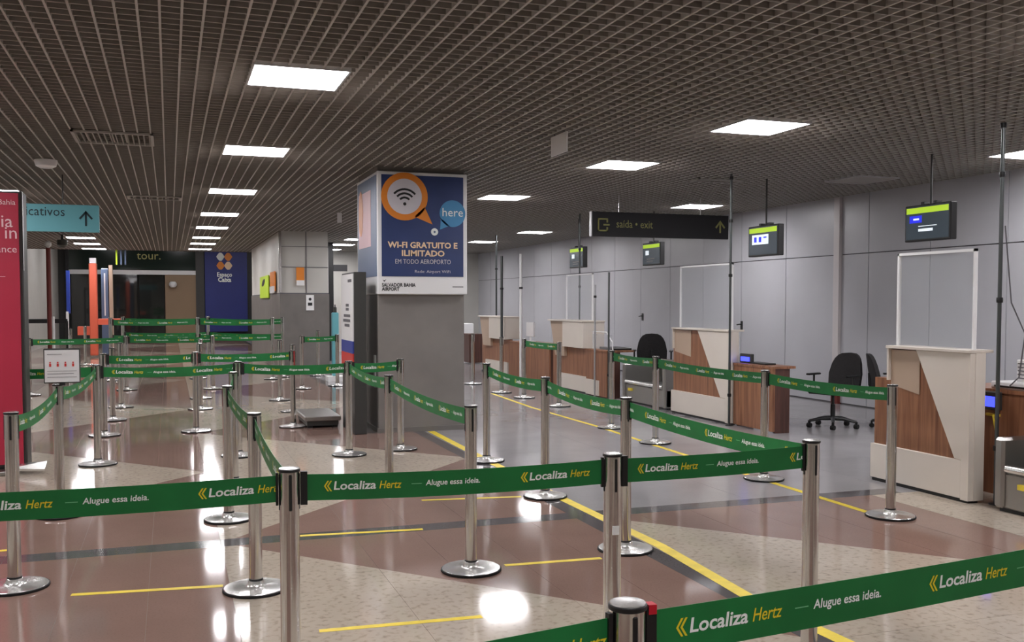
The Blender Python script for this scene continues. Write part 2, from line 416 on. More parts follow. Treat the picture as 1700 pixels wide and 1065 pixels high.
for x, y in LR:
    o = l0 if not used else copy_tree(l0); used = True
    o.location = (x, y, HC)
    if (y < 5 or x < -5 or (x < -2.3 and y < 16)): o['label'] = 'lit square ceiling lamp out of view near or behind the camera'; o['group'] = 'ceiling lamps outside the frame'
    else:
        row = 0 if abs(x-.905) < .2 else 1 if 4 < x < 6 else 2 if x > 7 else 3
        c = cnt.get(row, 0); cnt[row] = c+1
        o['label'] = 'glowing square ceiling lamp, %s in the %s' % (words[c], names[row]); o['group'] = 'lit square ceiling lamps'
for x, y in ((-2.5, 36), (.5, 36), (3.2, 36), (-2.5, 40), (.5, 40), (3.2, 40)):  # hidden lamps added to brighten the dark far hall
    o = copy_tree(l0); o.location = (x, y, 4.38); o['label'] = 'unseen lamp added to light the far hall, %s row, %s' % ('nearer' if y == 36 else 'farther', {-2.5: 'over the orange booth side', .5: 'above the glass front', 3.2: 'on the blue banner side'}[x]); o['group'] = 'added lamps of the far hall'
uo = make_lamp(M['off']); uo.location = (8.8, 10.9, HC); tag(uo, 'unlit square ceiling panel above the nearest wall-side monitor', 'lamp')
# ceiling vent with slats
def vent(x, y, w_, l_, label, n=14):
    r = thing('air_vent', label, 'vent', (x, y, HC))
    MB().box(x-w_/2, x+w_/2, y-l_/2, y-l_/2+.03, HC-.02, HC).box(x-w_/2, x+w_/2, y+l_/2-.03, y+l_/2, HC-.02, HC).box(x-w_/2, x-w_/2+.03, y-l_/2, y+l_/2, HC-.02, HC).box(x+w_/2-.03, x+w_/2, y-l_/2, y+l_/2, HC-.02, HC).build('vent_frame', M['runner'], r)
    bx('vent_back', M['plenum'], r, x-w_/2, x+w_/2, y-l_/2, y+l_/2, HC+.03, HC+.04)
    for k in range(n):
        xx = x-w_/2+.04+(w_-.08)*k/(n-1); bx('slat', M['blade'], r, xx-.006, xx+.006, y-l_/2+.03, y+l_/2-.03, HC-.018, HC+.02)
vent(-.5, 10.6, .75, .7, 'square slatted air vent in the grid ceiling above the teal sign')
vent(-.2, 16.4, .8, .5, 'small faint air vent farther back in the left ceiling', 10)
vent(7.0, 11.6, .7, .25, 'narrow air vent in the ceiling behind the dark overhead sign', 10)
sd = MB().lathe([(.07, HC-.09), (.11, HC-.07), (.125, HC-.02), (.125, HC)], -1.33, 12.55).build('smoke_detector', M['whitep'], smooth=True); tag(sd, 'round white smoke detector on the ceiling at upper left', 'detector')
hp = thing('hanging_plate', 'small white plate hanging under the ceiling right of the column', 'plate', (3.62, 8.9, HC))
MB().box(3.61, 3.625, 8.72, 9.12, HC-.2, HC-.01).build('plate', M['whitep'], hp)
MB().tube([(3.62, 8.8, HC-.02), (3.62, 8.8, HC+.03)], .004).tube([(3.62, 9.05, HC-.02), (3.62, 9.05, HC+.03)], .004).each('hook', M['dgrey'], hp)
hp = thing('hanging_plate', 'tiny white plate hanging under the ceiling left of the column', 'plate', (2.6, 18.0, HC))
X_ = xat(564.5, 18); MB().box(X_-.04, X_+.04, 17.95, 17.97, HC-.19, HC-.01).build('plate', M['whitep'], hp)
MB().tube([(X_, 17.96, HC-.02), (X_, 17.96, HC+.03)], .004).each('hook', M['dgrey'], hp)

# ================================================================== STANCHIONS AND BELTS
PH = .992
def make_post(h=PH, slots=(PH-.155, PH-.02)):
    r = thing('queue_stanchion', 'x', 'stanchion')
    MB().lathe([(.036, .03), (.036, h-.012)], n=28).build('pole', M['chrome'], r, local=True, smooth=True)
    MB().lathe([(.176, .014), (.172, .019), (.06, .024), (.05, .03), (.046, .04), (.043, .055), (.037, .058)], n=44).build('base_plate', M['chromeb'], r, local=True, smooth=True)
    MB().lathe([(.178, 0), (.181, .004), (.181, .013), (.177, .016)], n=44).build('rubber_rim', M['rubber'], r, local=True, smooth=True)
    MB().lathe([(.0395, .058), (.0395, .066)], n=24).build('foot_ring', M['black'], r, local=True, smooth=True)
    MB().lathe([(.037, h-.014), (.040, h-.012), (.040, h-.004), (.038, h-.002)], n=28).build('collar', M['black'], r, local=True, smooth=True)
    MB().lathe([(.0375, h-.004), (.0365, h), (.02, h+.002), (.006, h+.0025)], n=28).build('cap', M['chromeb'], r, local=True, smooth=True)
    for k in range(4):
        c, s_ = math.cos(k*math.pi/2), math.sin(k*math.pi/2)
        m_ = MB().box(.03, .0385, -.006, .006, slots[0], slots[1], bev=.003)
        m_.v = [(x*c-y*s_, x*s_+y*c, z) for x, y, z in m_.v]
        m_.build('belt_slot', M['black'], r, local=True)
    return r
posts = {}
PL = [
 ('F0', -.88, 3.66, 'steel stanchion out of the frame at the left end of the front belt'),
 ('P2', .407, 3.644, 'foreground steel stanchion left of centre, joining two front belts'),
 ('P3', 1.686, 3.577, 'foreground steel stanchion in the middle of the front belt, small white sticker on its pole'),
 ('P4', 2.684, 3.632, 'foreground steel stanchion at the right corner where two green belts meet'),
 ('P1', .871, 1.773, 'nearest steel stanchion at the bottom edge, only its ringed head showing'),
 ('R1', 3.35, 2.12, 'steel stanchion off the right edge holding the nearest belt'),
 ('L1', -.85, 1.55, 'steel stanchion off the bottom left edge holding the nearest belt'),
 ('A1', .433, 5.556, 'steel stanchion with wide bright base behind the left foreground post'),
 ('A2', .391, 7.43, 'second steel stanchion of the left lane, its base half hidden by the front belt'),
 ('A3', .52, 8.9, 'steel stanchion peeking between two others in the left lane, third back'),
 ('A4', .66, 10.5, 'steel stanchion where the long mid row of belts crosses the left lane'),
 ('B1', -.843, 6.04, 'steel stanchion at the left edge in front of the crimson totem'),
 ('B3', -.69, 10.4, 'steel stanchion with full round base, corner of the belt climbing from the left edge'),
 ('C1', 1.681, 5.535, 'steel stanchion in the centre with a complete bright base on brown granite'),
 ('C2', 1.737, 8.1, 'thin-looking steel stanchion halfway along the centre lane, in front of the grey column'),
 ('C3', 1.76, 10.19, 'steel stanchion with full base just before the dark narrow totem'),
 ('C4', 2.36, 10.4, 'steel stanchion standing right against the front of the grey column'),
 ('D1', 2.766, 5.668, 'steel stanchion on the wide yellow line, right behind the middle front post'),
 ('D2', 2.904, 7.454, 'steel stanchion with bright base at the top of the wide yellow line'),
 ('D3', 3.003, 9.337, 'steel stanchion just right of the grey column, far end of the sloping belt'),
 ('E1', 5.071, 5.9, 'steel stanchion with full base in front of the nearest check-in counter'),
 ('E2', 5.066, 7.542, 'steel stanchion in front of the office chair, second along the counter line'),
 ('E3', 5.208, 9.911, 'steel stanchion before the steel baggage scale, third along the counter line'),
 ('E4', 5.307, 11.296, 'steel stanchion at the far corner of the counter line belt'),
 ('E5', 5.658, 13.94, 'steel stanchion in front of the farther counter with white block'),
 ('E6', 5.618, 15.4, 'steel stanchion in front of the long wooden desk, right one of a close pair'),
 ('E7', 5.554, 16.4, 'steel stanchion in front of the long wooden desk, left one of a close pair'),
 ('E8', 5.614, 18.34, 'steel stanchion standing just past the right edge of the grey column'),
 ('G1', -.76, 12.65, 'steel stanchion behind the left corner post, left end of the second belt row'),
 ('G2', .291, 12.683, 'steel stanchion with clear round base in the second row, left of centre'),
 ('G3', 1.485, 12.764, 'steel stanchion with clear base in the second row, left of the grey column'),
 ('H1', -.75, 14.28, 'far steel stanchion in the left column of posts, next behind the second belt row'),
 ('H2', -.72, 16.0, 'far steel stanchion in the left column of posts, second behind the second row'),
 ('H3', -.76, 19.16, 'far steel stanchion in the left column of posts at the third belt row'),
 ('I1', .417, 15.33, 'far steel stanchion directly behind the clear-based second row post'),
 ('I2', .476, 17.07, 'far steel stanchion, second behind the clear-based second row post'),
 ('I3', .743, 18.9, 'far steel stanchion with dark clip at the right end of the third row left belt'),
 ('J1', 1.69, 14.54, 'far steel stanchion just behind the second row post left of the column'),
 ('J2', 1.69, 16.32, 'far steel stanchion left of the second row post by the column'),
 ('J3', 2.3, 18.37, 'far steel stanchion at the left end of the short belt before the stone pillar'),
 ('J4', 3.03, 18.8, 'far steel stanchion at the right end of the short belt before the stone pillar'),
 ('J5', 3.06, 21.6, 'farthest steel stanchion seen beside the stone pillar'),
 ('K1', -2.19, 24.9, 'distant slim steel stanchion behind the small sign, left of a pair'),
 ('K2', -2.06, 27.3, 'distant slim steel stanchion behind the small sign, right of a pair'),
 ('K3', -2.3, 18.6, 'distant steel stanchion between the crimson totem and the small sign'),
]
p0 = make_post(); first = True
for k, x, y, lab in PL:
    o = p0 if first else copy_tree(p0); first = False
    o.location = (x, y, 0); o['label'] = lab; o['group'] = 'steel queue stanchions'; posts[k] = (x, y)
# the middle front post carries a small sticker, the nearest one a red release button
bx('sticker', M['whitep'], [o for o in bpy.data.objects if o.get('label', '').startswith('foreground steel stanchion in the middle')][0], 1.671, 1.699, 3.577-.0385, 3.577-.034, .665, .70)
# signpost stanchion: post carrying a framed notice
sp = copy_tree(p0); sp.location = (-.8, 8.0, 0); sp['label'] = 'steel stanchion with a white framed notice on top, right of the crimson totem'
posts['B2'] = (-.8, 8.0)
z0_, z1_ = 1.0, 1.26
nx = xat(101.5, 7.95)
fr = thing('notice_holder', 'white notice with a row of small figures on top of the left stanchion', 'sign', (nx, 7.95, 1.0))
MB().box(nx-.125, nx+.125, 7.955, 7.975, z0_, z1_, bev=.004).build('holder_frame', M['dgrey'], fr)
pn = bx('notice_sheet', M['whitep'], fr, nx-.117, nx+.117, 7.949, 7.955, z0_+.01, z1_-.012)
MB().box(nx-.02, nx+.02, 7.955, 7.962, .985, 1.01).build('holder_clamp', M['black'], fr)
tx = MB()
for i in range(4):
    cx = nx-.08+i*.052
    tx.prism(disc_poly((cx, 7.948, 1.155), .006, XV, ZV, 10), (0, -1, 0), .001).box(cx-.007, cx+.007, 7.947, 7.948, 1.125, 1.147)
tx.each('figure_symbol', M['redb'], fr)
l_ = MB()
for zz, wv in ((1.215, .1), (1.09, .2), (1.07, .18), (1.045, .2)): l_.box(nx-.1, nx-.1+wv, 7.947, 7.948, zz, zz+.003)
l_.each('print_line', M['seam'], fr)
# tall double-belt posts far back
def tall_post():
    r = make_post(1.29, (1.16, 1.27)); r.name = 'tall_stanchion'; return r
TP = [('T0', -1.15, 21.6, 'tall distant double-belt stanchion, leftmost of its row'), ('T1', .55, 21.6, 'tall distant double-belt stanchion left of the blue banner'),
      ('T2', .82, 23.2, 'tall distant double-belt stanchion, right of a pair below the blue banner'), ('T3', 2.02, 20.9, 'tall distant double-belt stanchion left of the stone pillar corner'),
      ('T4', 2.28, 21.4, 'tall distant double-belt stanchion at the stone pillar corner'), ('T5', -1.0, 23.6, 'tall distant double-belt stanchion behind the leftmost of its row')]
t0 = tall_post(); first = True
for k, x, y, lab in TP:
    o = t0 if first else copy_tree(t0); first = False
    o.location = (x, y, 0); o['label'] = lab; o['group'] = 'tall double-belt stanchions'; posts[k] = (x, y)

PERIOD = .766
def belt(pa, pb, label, sag=.01, lod=2, phase=.08, ztop=.966, wd=.098, mt='belt', grp='printed green queue belts', txt=True, zt2=None):
    a = Vector((*pa, 0)); b = Vector((*pb, 0))
    mid = (a+b)/2; right = Vector((mid.y, -mid.x, 0))
    if (b-a).dot(right) < 0: a, b = b, a
    u = (b-a).normalized(); L0 = (b-a).length; a = a+u*.041; L = L0-.082
    n = Vector((u.y, -u.x, 0))
    if n.dot(-mid) < 0: n = -n
    N = max(4, int(L/.12))
    def P(s, t, off=0):
        k = s/L; z = ztop-sag*4*k*(1-k); z -= wd*(1-t)
        return a+u*s+ZV*z+n*off
    r = thing('queue_belt', label, 'belt', tuple(a+u*(L/2)), group=grp)
    m_ = MB(); vs = []; fs = []
    for i in range(N+1):
        s = L*i/N
        vs += [P(s, 0, .0008), P(s, 1, .0008), P(s, 1, -.0008), P(s, 0, -.0008)]
    for i in range(N):
        q = 4*i
        for e in range(4): fs.append([q+e, q+(e+1) % 4, q+4+(e+1) % 4, q+4+e])
    m_.add(vs, fs).build('webbing', M[mt], r, smooth=False)
    c = MB().prism([P(L-.008, 0, .007)-ZV*.012, P(L+.001, 0, .007)-ZV*.012, P(L+.001, 1, .007)+ZV*.01, P(L-.008, 1, .007)+ZV*.01], -n, .014)
    c.build('belt_clip', M['black'], r)
    c = MB().prism([P(-.001, 0, .011)-ZV*.014, P(.024, 0, .011)-ZV*.014, P(.024, 1, .011)+ZV*.012, P(-.001, 1, .011)+ZV*.012], -n, .022)
    c.build('cassette_mouth', M['black'], r)
    if txt:
        s0 = phase
        def put(mb, body, size, s, t, shear, bold, fit):
            v, f = glyphs(body, size, shear, bold, lod)
            xs = [q[0] for q in v]; sx = fit/(max(xs)-min(xs)); x0 = min(xs)
            if s < .005 or s+fit > L-.005: 
                keep = [i for i, q in enumerate(v) if .004 < s+(q[0]-x0)*sx < L-.004]
                ks = set(keep); f = [q for q in f if all(i in ks for i in q)]
                if not f: return
            MB().add([P(min(max(s+(x-x0)*sx, 0), L), t+y/wd, .0016) for x, y in v], f).build('lettering', M[mb], r)
        while s0 > 0: s0 -= PERIOD
        while s0 < L:
            if -.2 < s0 < L and s0 > .0:
                ym = MB()
                for dx in (0, .011):
                    q = [(dx+.013, .0), (dx, .5), (dx+.013, 1), (dx+.019, 1), (dx+.006, .5), (dx+.019, 0)]
                    if s0+.03 < L: 
                        ym.add([P(s0+x, .34+.40*t, .0016) for x, t in q], [[0, 1, 4, 5], [1, 2, 3, 4]])
                if ym.v: ym.build('chevron_mark', M['yink'], r)
            put('ink', 'Localiza', .044, s0+.036, .40, .12, .0009, .158)
            put('yink', 'Hertz', .042, s0+.207, .40, .25, .0003, .085)
            if 0 < s0+.33 and s0+.37 < L: MB().add([P(s0+.33, .52, .0014), P(s0+.37, .52, .0014), P(s0+.37, .545, .0014), P(s0+.33, .545, .0014)], [[0, 1, 2, 3]]).build('print_dash', M['inkg'], r)
            put('ink', 'Alugue essa ideia.', .03, s0+.385, .45, .1, .0005, .215)
            s0 += PERIOD
    return r
Pp = posts
nb = belt(Pp['P1'], Pp['R1'], 'nearest green printed belt crossing the lower right corner', .012, 3, .08)
_d = (Vector((*Pp['R1'], 0))-Vector((*Pp['P1'], 0))).normalized(); _q = Vector((*Pp['P1'], 0))+_d*.055
MB().box(_q.x-.009, _q.x+.009, _q.y-.014, _q.y+.01, .962, .982).build('red_button', M['redm'], nb)
belt(Pp['L1'], Pp['P1'], 'green printed belt running out of the bottom edge left of the nearest post', .01, 3, -.18+PERIOD)
belt(Pp['F0'], Pp['P2'], 'front green printed belt leaving the frame at the left', .008, 3, .160)
belt(Pp['P2'], Pp['P3'], 'front green printed belt between the left and middle foreground posts', .012, 3, .085)
belt(Pp['P3'], Pp['P4'], 'front green printed belt between the middle and right foreground posts', .006, 3, .075)
belt(Pp['P4'], Pp['D1'], 'green printed belt going back from the right foreground corner post', .02, 3, .25)
belt(Pp['D1'], Pp['D2'], 'green printed belt, middle stretch of the lane right of the yellow line', .03, 2, .3)
belt(Pp['D2'], Pp['D3'], 'green printed belt, far stretch of the lane just right of the column', .03, 2, .2)
belt(Pp['A1'], Pp['P2'], 'green belt seen edge-on behind the left foreground post', .03, 2, .4)
belt(Pp['A2'], Pp['A1'], 'short-looking green belt seen edge-on between two left lane posts', .03, 2, .4)
belt(Pp['A2'], Pp['A3'], 'green belt stretch hidden mostly behind the left lane posts, near one', .02, 2, .4, txt=False)
belt(Pp['B1'], Pp['B2'], 'green printed belt rising from the left edge past the crimson totem', .045, 2, .2)
belt(Pp['B2'], Pp['B3'], 'green printed belt from the notice post to the left corner post', .05, 2, .3)
belt(Pp['B3'], (-2.4, 10.9), 'green belt from the left corner post back toward the crimson totem', .02, 2, .2)
belt(Pp['B3'], Pp['A4'], 'green printed belt of the long mid row, left stretch', .02, 2, .1)
belt(Pp['A4'], Pp['C3'], 'green printed belt of the long mid row, middle stretch before the dark totem', .02, 2, .1)
belt(Pp['C3'], Pp['C4'], 'green printed belt of the long mid row, right stretch against the column', .01, 2, .1)
belt(Pp['C3'], Pp['C2'], 'green printed belt from the dark totem forward along the centre lane', .035, 2, .15)
belt(Pp['C2'], Pp['C1'], 'green printed belt in front of the grey column along the centre lane', .03, 2, .2)
belt(Pp['E1'], Pp['E2'], 'green printed belt before the office chair, nearest stretch of the counter line', .02, 2, .15)
belt(Pp['E2'], Pp['E3'], 'green printed belt before the second check-in counter', .02, 2, .2)
belt(Pp['E3'], Pp['E4'], 'green printed belt in front of the steel baggage scale', .015, 2, .2)
belt(Pp['E5'], Pp['E6'], 'green belt in front of the long wooden desk', .01, 1, .2)
belt(Pp['G1'], Pp['G2'], 'green printed belt of the second row, left stretch', .015, 1, .1)
belt(Pp['G2'], Pp['G3'], 'green printed belt of the second row, right stretch', .015, 1, .1)
belt(Pp['H3'], Pp['I3'], 'distant green belt of the third row between two posts', .01, 1, .1)
belt(Pp['K3'], Pp['H3'], 'distant green belt of the third row, left stretch', .01, 1, .1)
belt(Pp['K3'], (-2.75, 16.2), 'distant green belt slanting toward the crimson totem', .03, 1, .1, txt=False)
belt(Pp['J3'], Pp['J4'], 'distant short green belt before the stone pillar', .01, 1, .1)
for zt, w1, w2 in ((1.25, 'upper', .11), (.93, 'lower', .11)):
    belt(Pp['T0'], Pp['T1'], 'distant %s green belt left of the blue banner' % w1, .02, 1, .1, zt, w2)
    belt(Pp['T1'], Pp['T3'], 'distant %s green belt below the blue banner' % w1, .02, 1, .1, zt, w2)
    belt(Pp['T5'], Pp['T2'], 'distant %s green belt, back row left stretch' % w1, .02, 1, .1, zt, w2)
    belt(Pp['T2'], Pp['T4'], 'distant %s green belt, back row right stretch' % w1, .02, 1, .1, zt, w2)

# ================================================================== FLOOR TAPE
def strip(pts, w_, label, grp=None, m='tape', wear=True):
    vs = []; fs = []
    P = [Vector((*p, 0)) for p in pts]
    for i, p in enumerate(P):
        d = (P[min(i+1, len(P)-1)]-P[max(i-1, 0)]).normalized(); n = Vector((-d.y, d.x, 0))*w_/2
        vs += [p+n+ZV*.0006, p-n+ZV*.0006, p-n+ZV*.0016, p+n+ZV*.0016]
    for i in range(len(P)-1):
        for e in range(4): fs.append([4*i+e, 4*i+(e+1) % 4, 4*i+4+(e+1) % 4, 4*i+4+e])
    fs += [[0, 1, 2, 3], [4*len(P)-1-k for k in range(4)]]
    o = MB().add(vs, fs).build('floor_tape', M[m]); tag(o, label, 'tape', grp); return o
strip([(2.99, 3.7), (2.95, 4.5), (3.03, 5.7), (3.01, 7.2), (3.03, 10.2), (3.05, 11.75)], .086, 'long wide yellow floor line running back from the lower right to the column')
strip([(5.01, 6.05), (5.04, 7.35), (5.12, 9.8), (5.2, 11.3), (5.2, 13.9), (5.34, 16.3)], .06, 'long thin yellow floor line in front of the check-in counters')
for (a, b, lab, w_) in (((-.532, 5.787), (.262, 5.689), 'short yellow floor mark left of the left lane stanchion base', .045), ((.823, 6.749), (1.667, 6.66), 'short yellow floor mark behind the left foreground post', .045),
    ((.666, 4.742), (1.481, 4.689), 'short bright yellow floor mark low in the centre on beige granite', .045), ((1.906, 5.569), (2.531, 5.529), 'short yellow floor mark between the centre post and the middle front post', .045),
    ((1.905, 7.648), (2.716, 7.52), 'short pale yellow floor mark just under the front belt in the centre', .045), ((-1.6, 6.99), (-1.014, 6.977), 'short yellow floor mark cut by the left edge', .045)):
    strip([a, b], w_, lab, 'short yellow queue marks')

# ================================================================== COLUMN SIGN
cs = thing('column_sign', 'white framed advertising box wrapped around the grey column, blue wireless poster', 'sign', (2.95, 11.75, 1.7))
fx0, fx1, fy = 2.385, 3.515, 11.72
zb, zt = 1.7, 3.2
MB().box(fx0, fx1, fy, 13.05, zb, zt-.01, bev=.008).build('sign_box', M['whitep'], cs)
px0, px1, pz0, pz1 = fx0+.05, fx1-.05, 1.92, 3.15
po = MB().box(px0, px1, fy-.006, fy, pz0, pz1).build('poster', M['navy'], cs)
MB().box(fx0-.005, fx0, fy+.05, 13.0, pz0, pz1).build('side_poster', M['bluew'], cs)
yy = fy-.007
bc = Vector((px0+.285, yy, 2.89))
ob = MB().prism(disc_poly(bc, .29, XV, ZV, 40), (0, -1, 0), .003)
ob.prism([bc+Vector((.12, 0, -.24)), bc+Vector((.35, 0, -.33)), bc+Vector((.25, 0, -.12))], (0, -1, 0), .003).build('orange_bubble', M['orange'], po)
MB().prism(disc_poly(bc+Vector((0, -.004, 0)), .215, XV, ZV, 40), (0, -1, 0), .002).build('bubble_face', M['lgrey'], po)
wf = MB(); c0 = bc+Vector((0, -.008, -.09))
wf.prism(disc_poly(c0, .02, XV, ZV, 14), (0, -1, 0), .002)
for r0 in (.065, .115, .165):
    for k in range(10):
        a0 = math.radians(42+9.6*k); a1 = math.radians(42+9.6*(k+1))
        wf.add([c0+XV*((r0+d)*math.cos(a))+ZV*((r0+d)*math.sin(a)) for a, d in ((a0, 0), (a1, 0), (a1, .025), (a0, .025))], [[0, 1, 2, 3]])
wf.each('wireless_arc', M['black'], po)
sc = Vector((px1-.14, yy, 2.70))
MB().prism(disc_poly(sc, .165, XV, ZV, 32), (0, -1, 0), .003).prism([sc+Vector((-.15, 0, -.06)), sc+Vector((-.16, 0, -.2)), sc+Vector((-.04, 0, -.15))], (0, -1, 0), .003).build('blue_bubble', M['sky'], po)
text('here', .15, sc+Vector((0, -.006, -.035)), XV, ZV, M['ink'], po, align='CENTER')
MB().prism(disc_poly((px0+.66, yy-.001, 2.47), .045, XV, ZV, 24), (0, -1, 0), .002).build('white_dot', M['ink'], po)
MB().prism(disc_poly((px0+.66, yy-.004, 2.47), .014, XV, ZV, 12), (0, -1, 0), .001).build('dot_centre', M['bluew'], po)
mx = (px0+px1)/2
text('WI-FI GRATUITO E', .1, (mx, yy-.002, 2.27), XV, ZV, M['ymark'], po, align='CENTER', bold=.003, fitw=.88)
text('ILIMITADO', .1, (mx, yy-.002, 2.17), XV, ZV, M['ymark'], po, align='CENTER', bold=.003, fitw=.54)
text('EM TODO AEROPORTO', .08, (mx, yy-.002, 2.075), XV, ZV, M['lgrey'], po, align='CENTER', fitw=.7)
text('Rede: Airport WiFi', .05, (mx+.12, yy-.002, 1.965), XV, ZV, M['lgrey'], po, align='CENTER', fitw=.45)
text('SALVADOR BAHIA', .06, (px0, fy-.002, 1.795), XV, ZV, M['black'], cs, bold=.002, fitw=.42)
text('AIRPORT', .06, (px0, fy-.002, 1.745), XV, ZV, M['black'], cs, bold=.002, fitw=.22)
MB().add([(px0+.01, fy-.002, 1.88), (px0+.03, fy-.002, 1.85), (px0+.055, fy-.002, 1.885), (px0+.03, fy-.002, 1.87)], [[0, 1, 2, 3]]).build('airport_mark', M['black'], cs)
MB().box(px1-.14, px1, fy-.002, fy, 1.79, 1.8).build('fine_print', M['seam'], cs)
# side poster content: pale and orange figure blur
MB().box(fx0-.008, fx0-.005, 12.1, 12.9, 2.3, 3.0).build('side_picture', M['pink'], cs)
MB().prism([(fx0-.009, 12.75-.15*math.cos(a*.5), 2.75+.3*math.sin(a*.5)) for a in range(12)], (-1, 0, 0), .002).build('side_figure', M['orange'], cs)

# dark narrow totem at the column's left
kt = thing('info_totem', 'narrow charcoal totem with white side panel standing left of the column', 'totem', (2.17, 12.2, 0))
bx('totem_body', M['dgrey'], kt, 2.1, 2.25, 11.75, 12.62, .0, 1.97, bev=.006)
sp_ = bx('side_panel', M['whitep'], kt, 2.088, 2.1, 11.78, 12.6, 1.13, 1.95)
bx('blue_band', M['blueb'], kt, 2.086, 2.1, 11.78, 12.6, .98, 1.13)
bx('red_band', M['redb'], kt, 2.086, 2.1, 11.78, 12.6, .74, .98)
t_ = MB()
for z_, y0_, y1_ in ((1.55, 12.05, 12.25), (1.50, 12.05, 12.25), (1.42, 11.95, 12.4), (1.36, 11.95, 12.45), (1.30, 12.0, 12.35), (1.85, 11.85, 12.1)): t_.box(2.085, 2.088, y0_, y1_, z_, z_+.035)
t_.each('print_line', M['seam'], sp_)
# low weighing platform on the floor behind
wp = thing('floor_scale', 'low grey weighing platform on the floor left of the charcoal totem', 'scale', (1.83, 13.0, 0))
bx('platform', M['steel'], wp, 1.6, 2.06, 12.5, 13.5, .09, .15, bev=.01)
bx('platform_skirt', M['dgrey'], wp, 1.63, 2.03, 12.53, 13.47, .03, .09)
MB().box(1.64, 1.7, 12.54, 12.6, 0, .03).box(1.96, 2.02, 12.54, 12.6, 0, .03).box(1.64, 1.7, 13.4, 13.46, 0, .03).box(1.96, 2.02, 13.4, 13.46, 0, .03).each('foot', M['rubber'], wp)

# ================================================================== CRIMSON TOTEM
tt = thing('crimson_totem', 'tall crimson information totem with white lettering at the left edge', 'totem', (-1.95, 10.4, 0))
tx1 = xat(35, 10.2)
bx('totem_core', M['dgrey'], tt, -2.5, tx1+.03, 10.2, 10.5, .04, 2.64, bev=.01)
bx('crimson_face', M['red'], tt, -2.47, tx1, 10.17, 10.2, .08, 2.62)
bx('edge_trim', M['frame'], tt, tx1+.03, tx1+.036, 10.2, 10.22, 1.9, 2.64)
MB().box(tx1-.8, tx1-.08, 10.0, 10.7, 0, .04, bev=.01).build('base_plate', M['steel'], tt)
MB().prism([(tx1-.13, 10.1, .03), (tx1+.2, 9.98, .03), (tx1+.22, 10.02, .1), (tx1-.08, 10.25, .05)], (0, 0, 1), .02).build('base_fin', M['chromeb'], tt)
rx = tx1-.12
text('assistência', .165, (tx1-.045, 10.165, zat(377, tx1, 10.17)), XV, ZV, M['pink'], tt, align='RIGHT')
text('check in', .165, (tx1-.005, 10.165, zat(396, tx1, 10.17)), XV, ZV, M['pink'], tt, align='RIGHT')
text('assistance', .095, (tx1-.015, 10.165, zat(419, tx1, 10.17)), XV, ZV, M['pink'], tt, align='RIGHT')
text('Salvador Bahia', .07, (tx1-.02, 10.165, zat(340, tx1, 10.17)), XV, ZV, M['pink'], tt, align='RIGHT')
MB().box(-2.4, rx, 10.165, 10.17, 1.84, 1.845).build('rule_line', M['pink'], tt)

# ================================================================== HANGING SIGNS
ts = thing('teal_hanging_sign', 'teal hanging sign reading aplicativos with an up arrow, upper left', 'sign', (-1.8, 13.9, 2.5))
xr = xat(168, 13.9); zt_ = zat(341, xr, 13.9); zb_ = zat(386, xr, 13.9)
bx('sign_board', M['teal'], ts, xr-1.9, xr, 13.9, 13.95, zb_, zt_, bev=.004)
for xx in (xat(108, 13.9), xr-1.6): MB().tube([(xx, 13.93, zt_), (xx, 13.93, HC+.05)], .008).build('hanger_rod', M['dgrey'], ts)
text('aplicativos', .17, (xat(112, 13.9), 13.895, zat(360, xr, 13.9)), XV, ZV, M['tealink'], ts, align='RIGHT', fitw=.64)
ax = xat(146, 13.9); az = zat(363, xr, 13.9)
MB().box(ax-.012, ax+.012, 13.893, 13.9, az-.1, az+.08).prism([(ax-.085, 13.893, az+.0), (ax-.065, 13.893, az-.015), (ax+.01, 13.893, az+.075), (ax, 13.893, az+.1)], (0, 1, 0), .005).prism([(ax+.085, 13.893, az+.0), (ax, 13.893, az+.1), (ax-.01, 13.893, az+.075), (ax+.065, 13.893, az-.015)], (0, 1, 0), .005).build('up_arrow', M['tealink'], ts)

ds = thing('dark_hanging_sign', 'dark hanging sign with exit symbol, saída exit lettering and up arrow', 'sign', (7.3, 13.8, 2.6))
dx0, dx1, dy, dz0, dz1 = 6.14, 8.55, 13.8, 2.62, 3.0
bx('sign_board', M['signd'], ds, dx0, dx1, dy, dy+.06, dz0, dz1, bev=.004)
bx('end_trim', M['frame'], ds, dx0-.015, dx0, dy-.005, dy+.065, dz0, dz1)
for xx in (xat(1028, 13.8), dx1-.5): MB().tube([(xx, dy+.03, dz1), (xx, dy+.03, HC+.05)], .009).build('hanger_rod', M['frame'], ds)
ix, iz = xat(1001, dy), zat(373, 6.4, dy); a_ = .095
MB().box(ix-a_, ix-a_+.022, dy-.006, dy, iz-.1, iz+.1).box(ix-a_, ix+a_*.8, dy-.006, dy, iz-.1, iz-.078).box(ix-a_, ix+a_*.8, dy-.006, dy, iz+.078, iz+.1).box(ix+a_*.55, ix+a_*.8, dy-.006, dy, iz+.035, iz+.1).box(ix+a_*.55, ix+a_*.8, dy-.006, dy, iz-.1, iz-.035).box(ix, ix+a_*1.1, dy-.006, dy, iz-.012, iz+.012).build('exit_symbol', M['signy'], ds)
text('saída • exit', .17, (xat(1022, dy), dy-.004, zat(378, 6.8, dy)), XV, ZV, M['signy'], ds, fitw=xat(1082, dy)-xat(1022, dy))
ax, az = xat(1194, dy), zat(376, 8.3, dy)
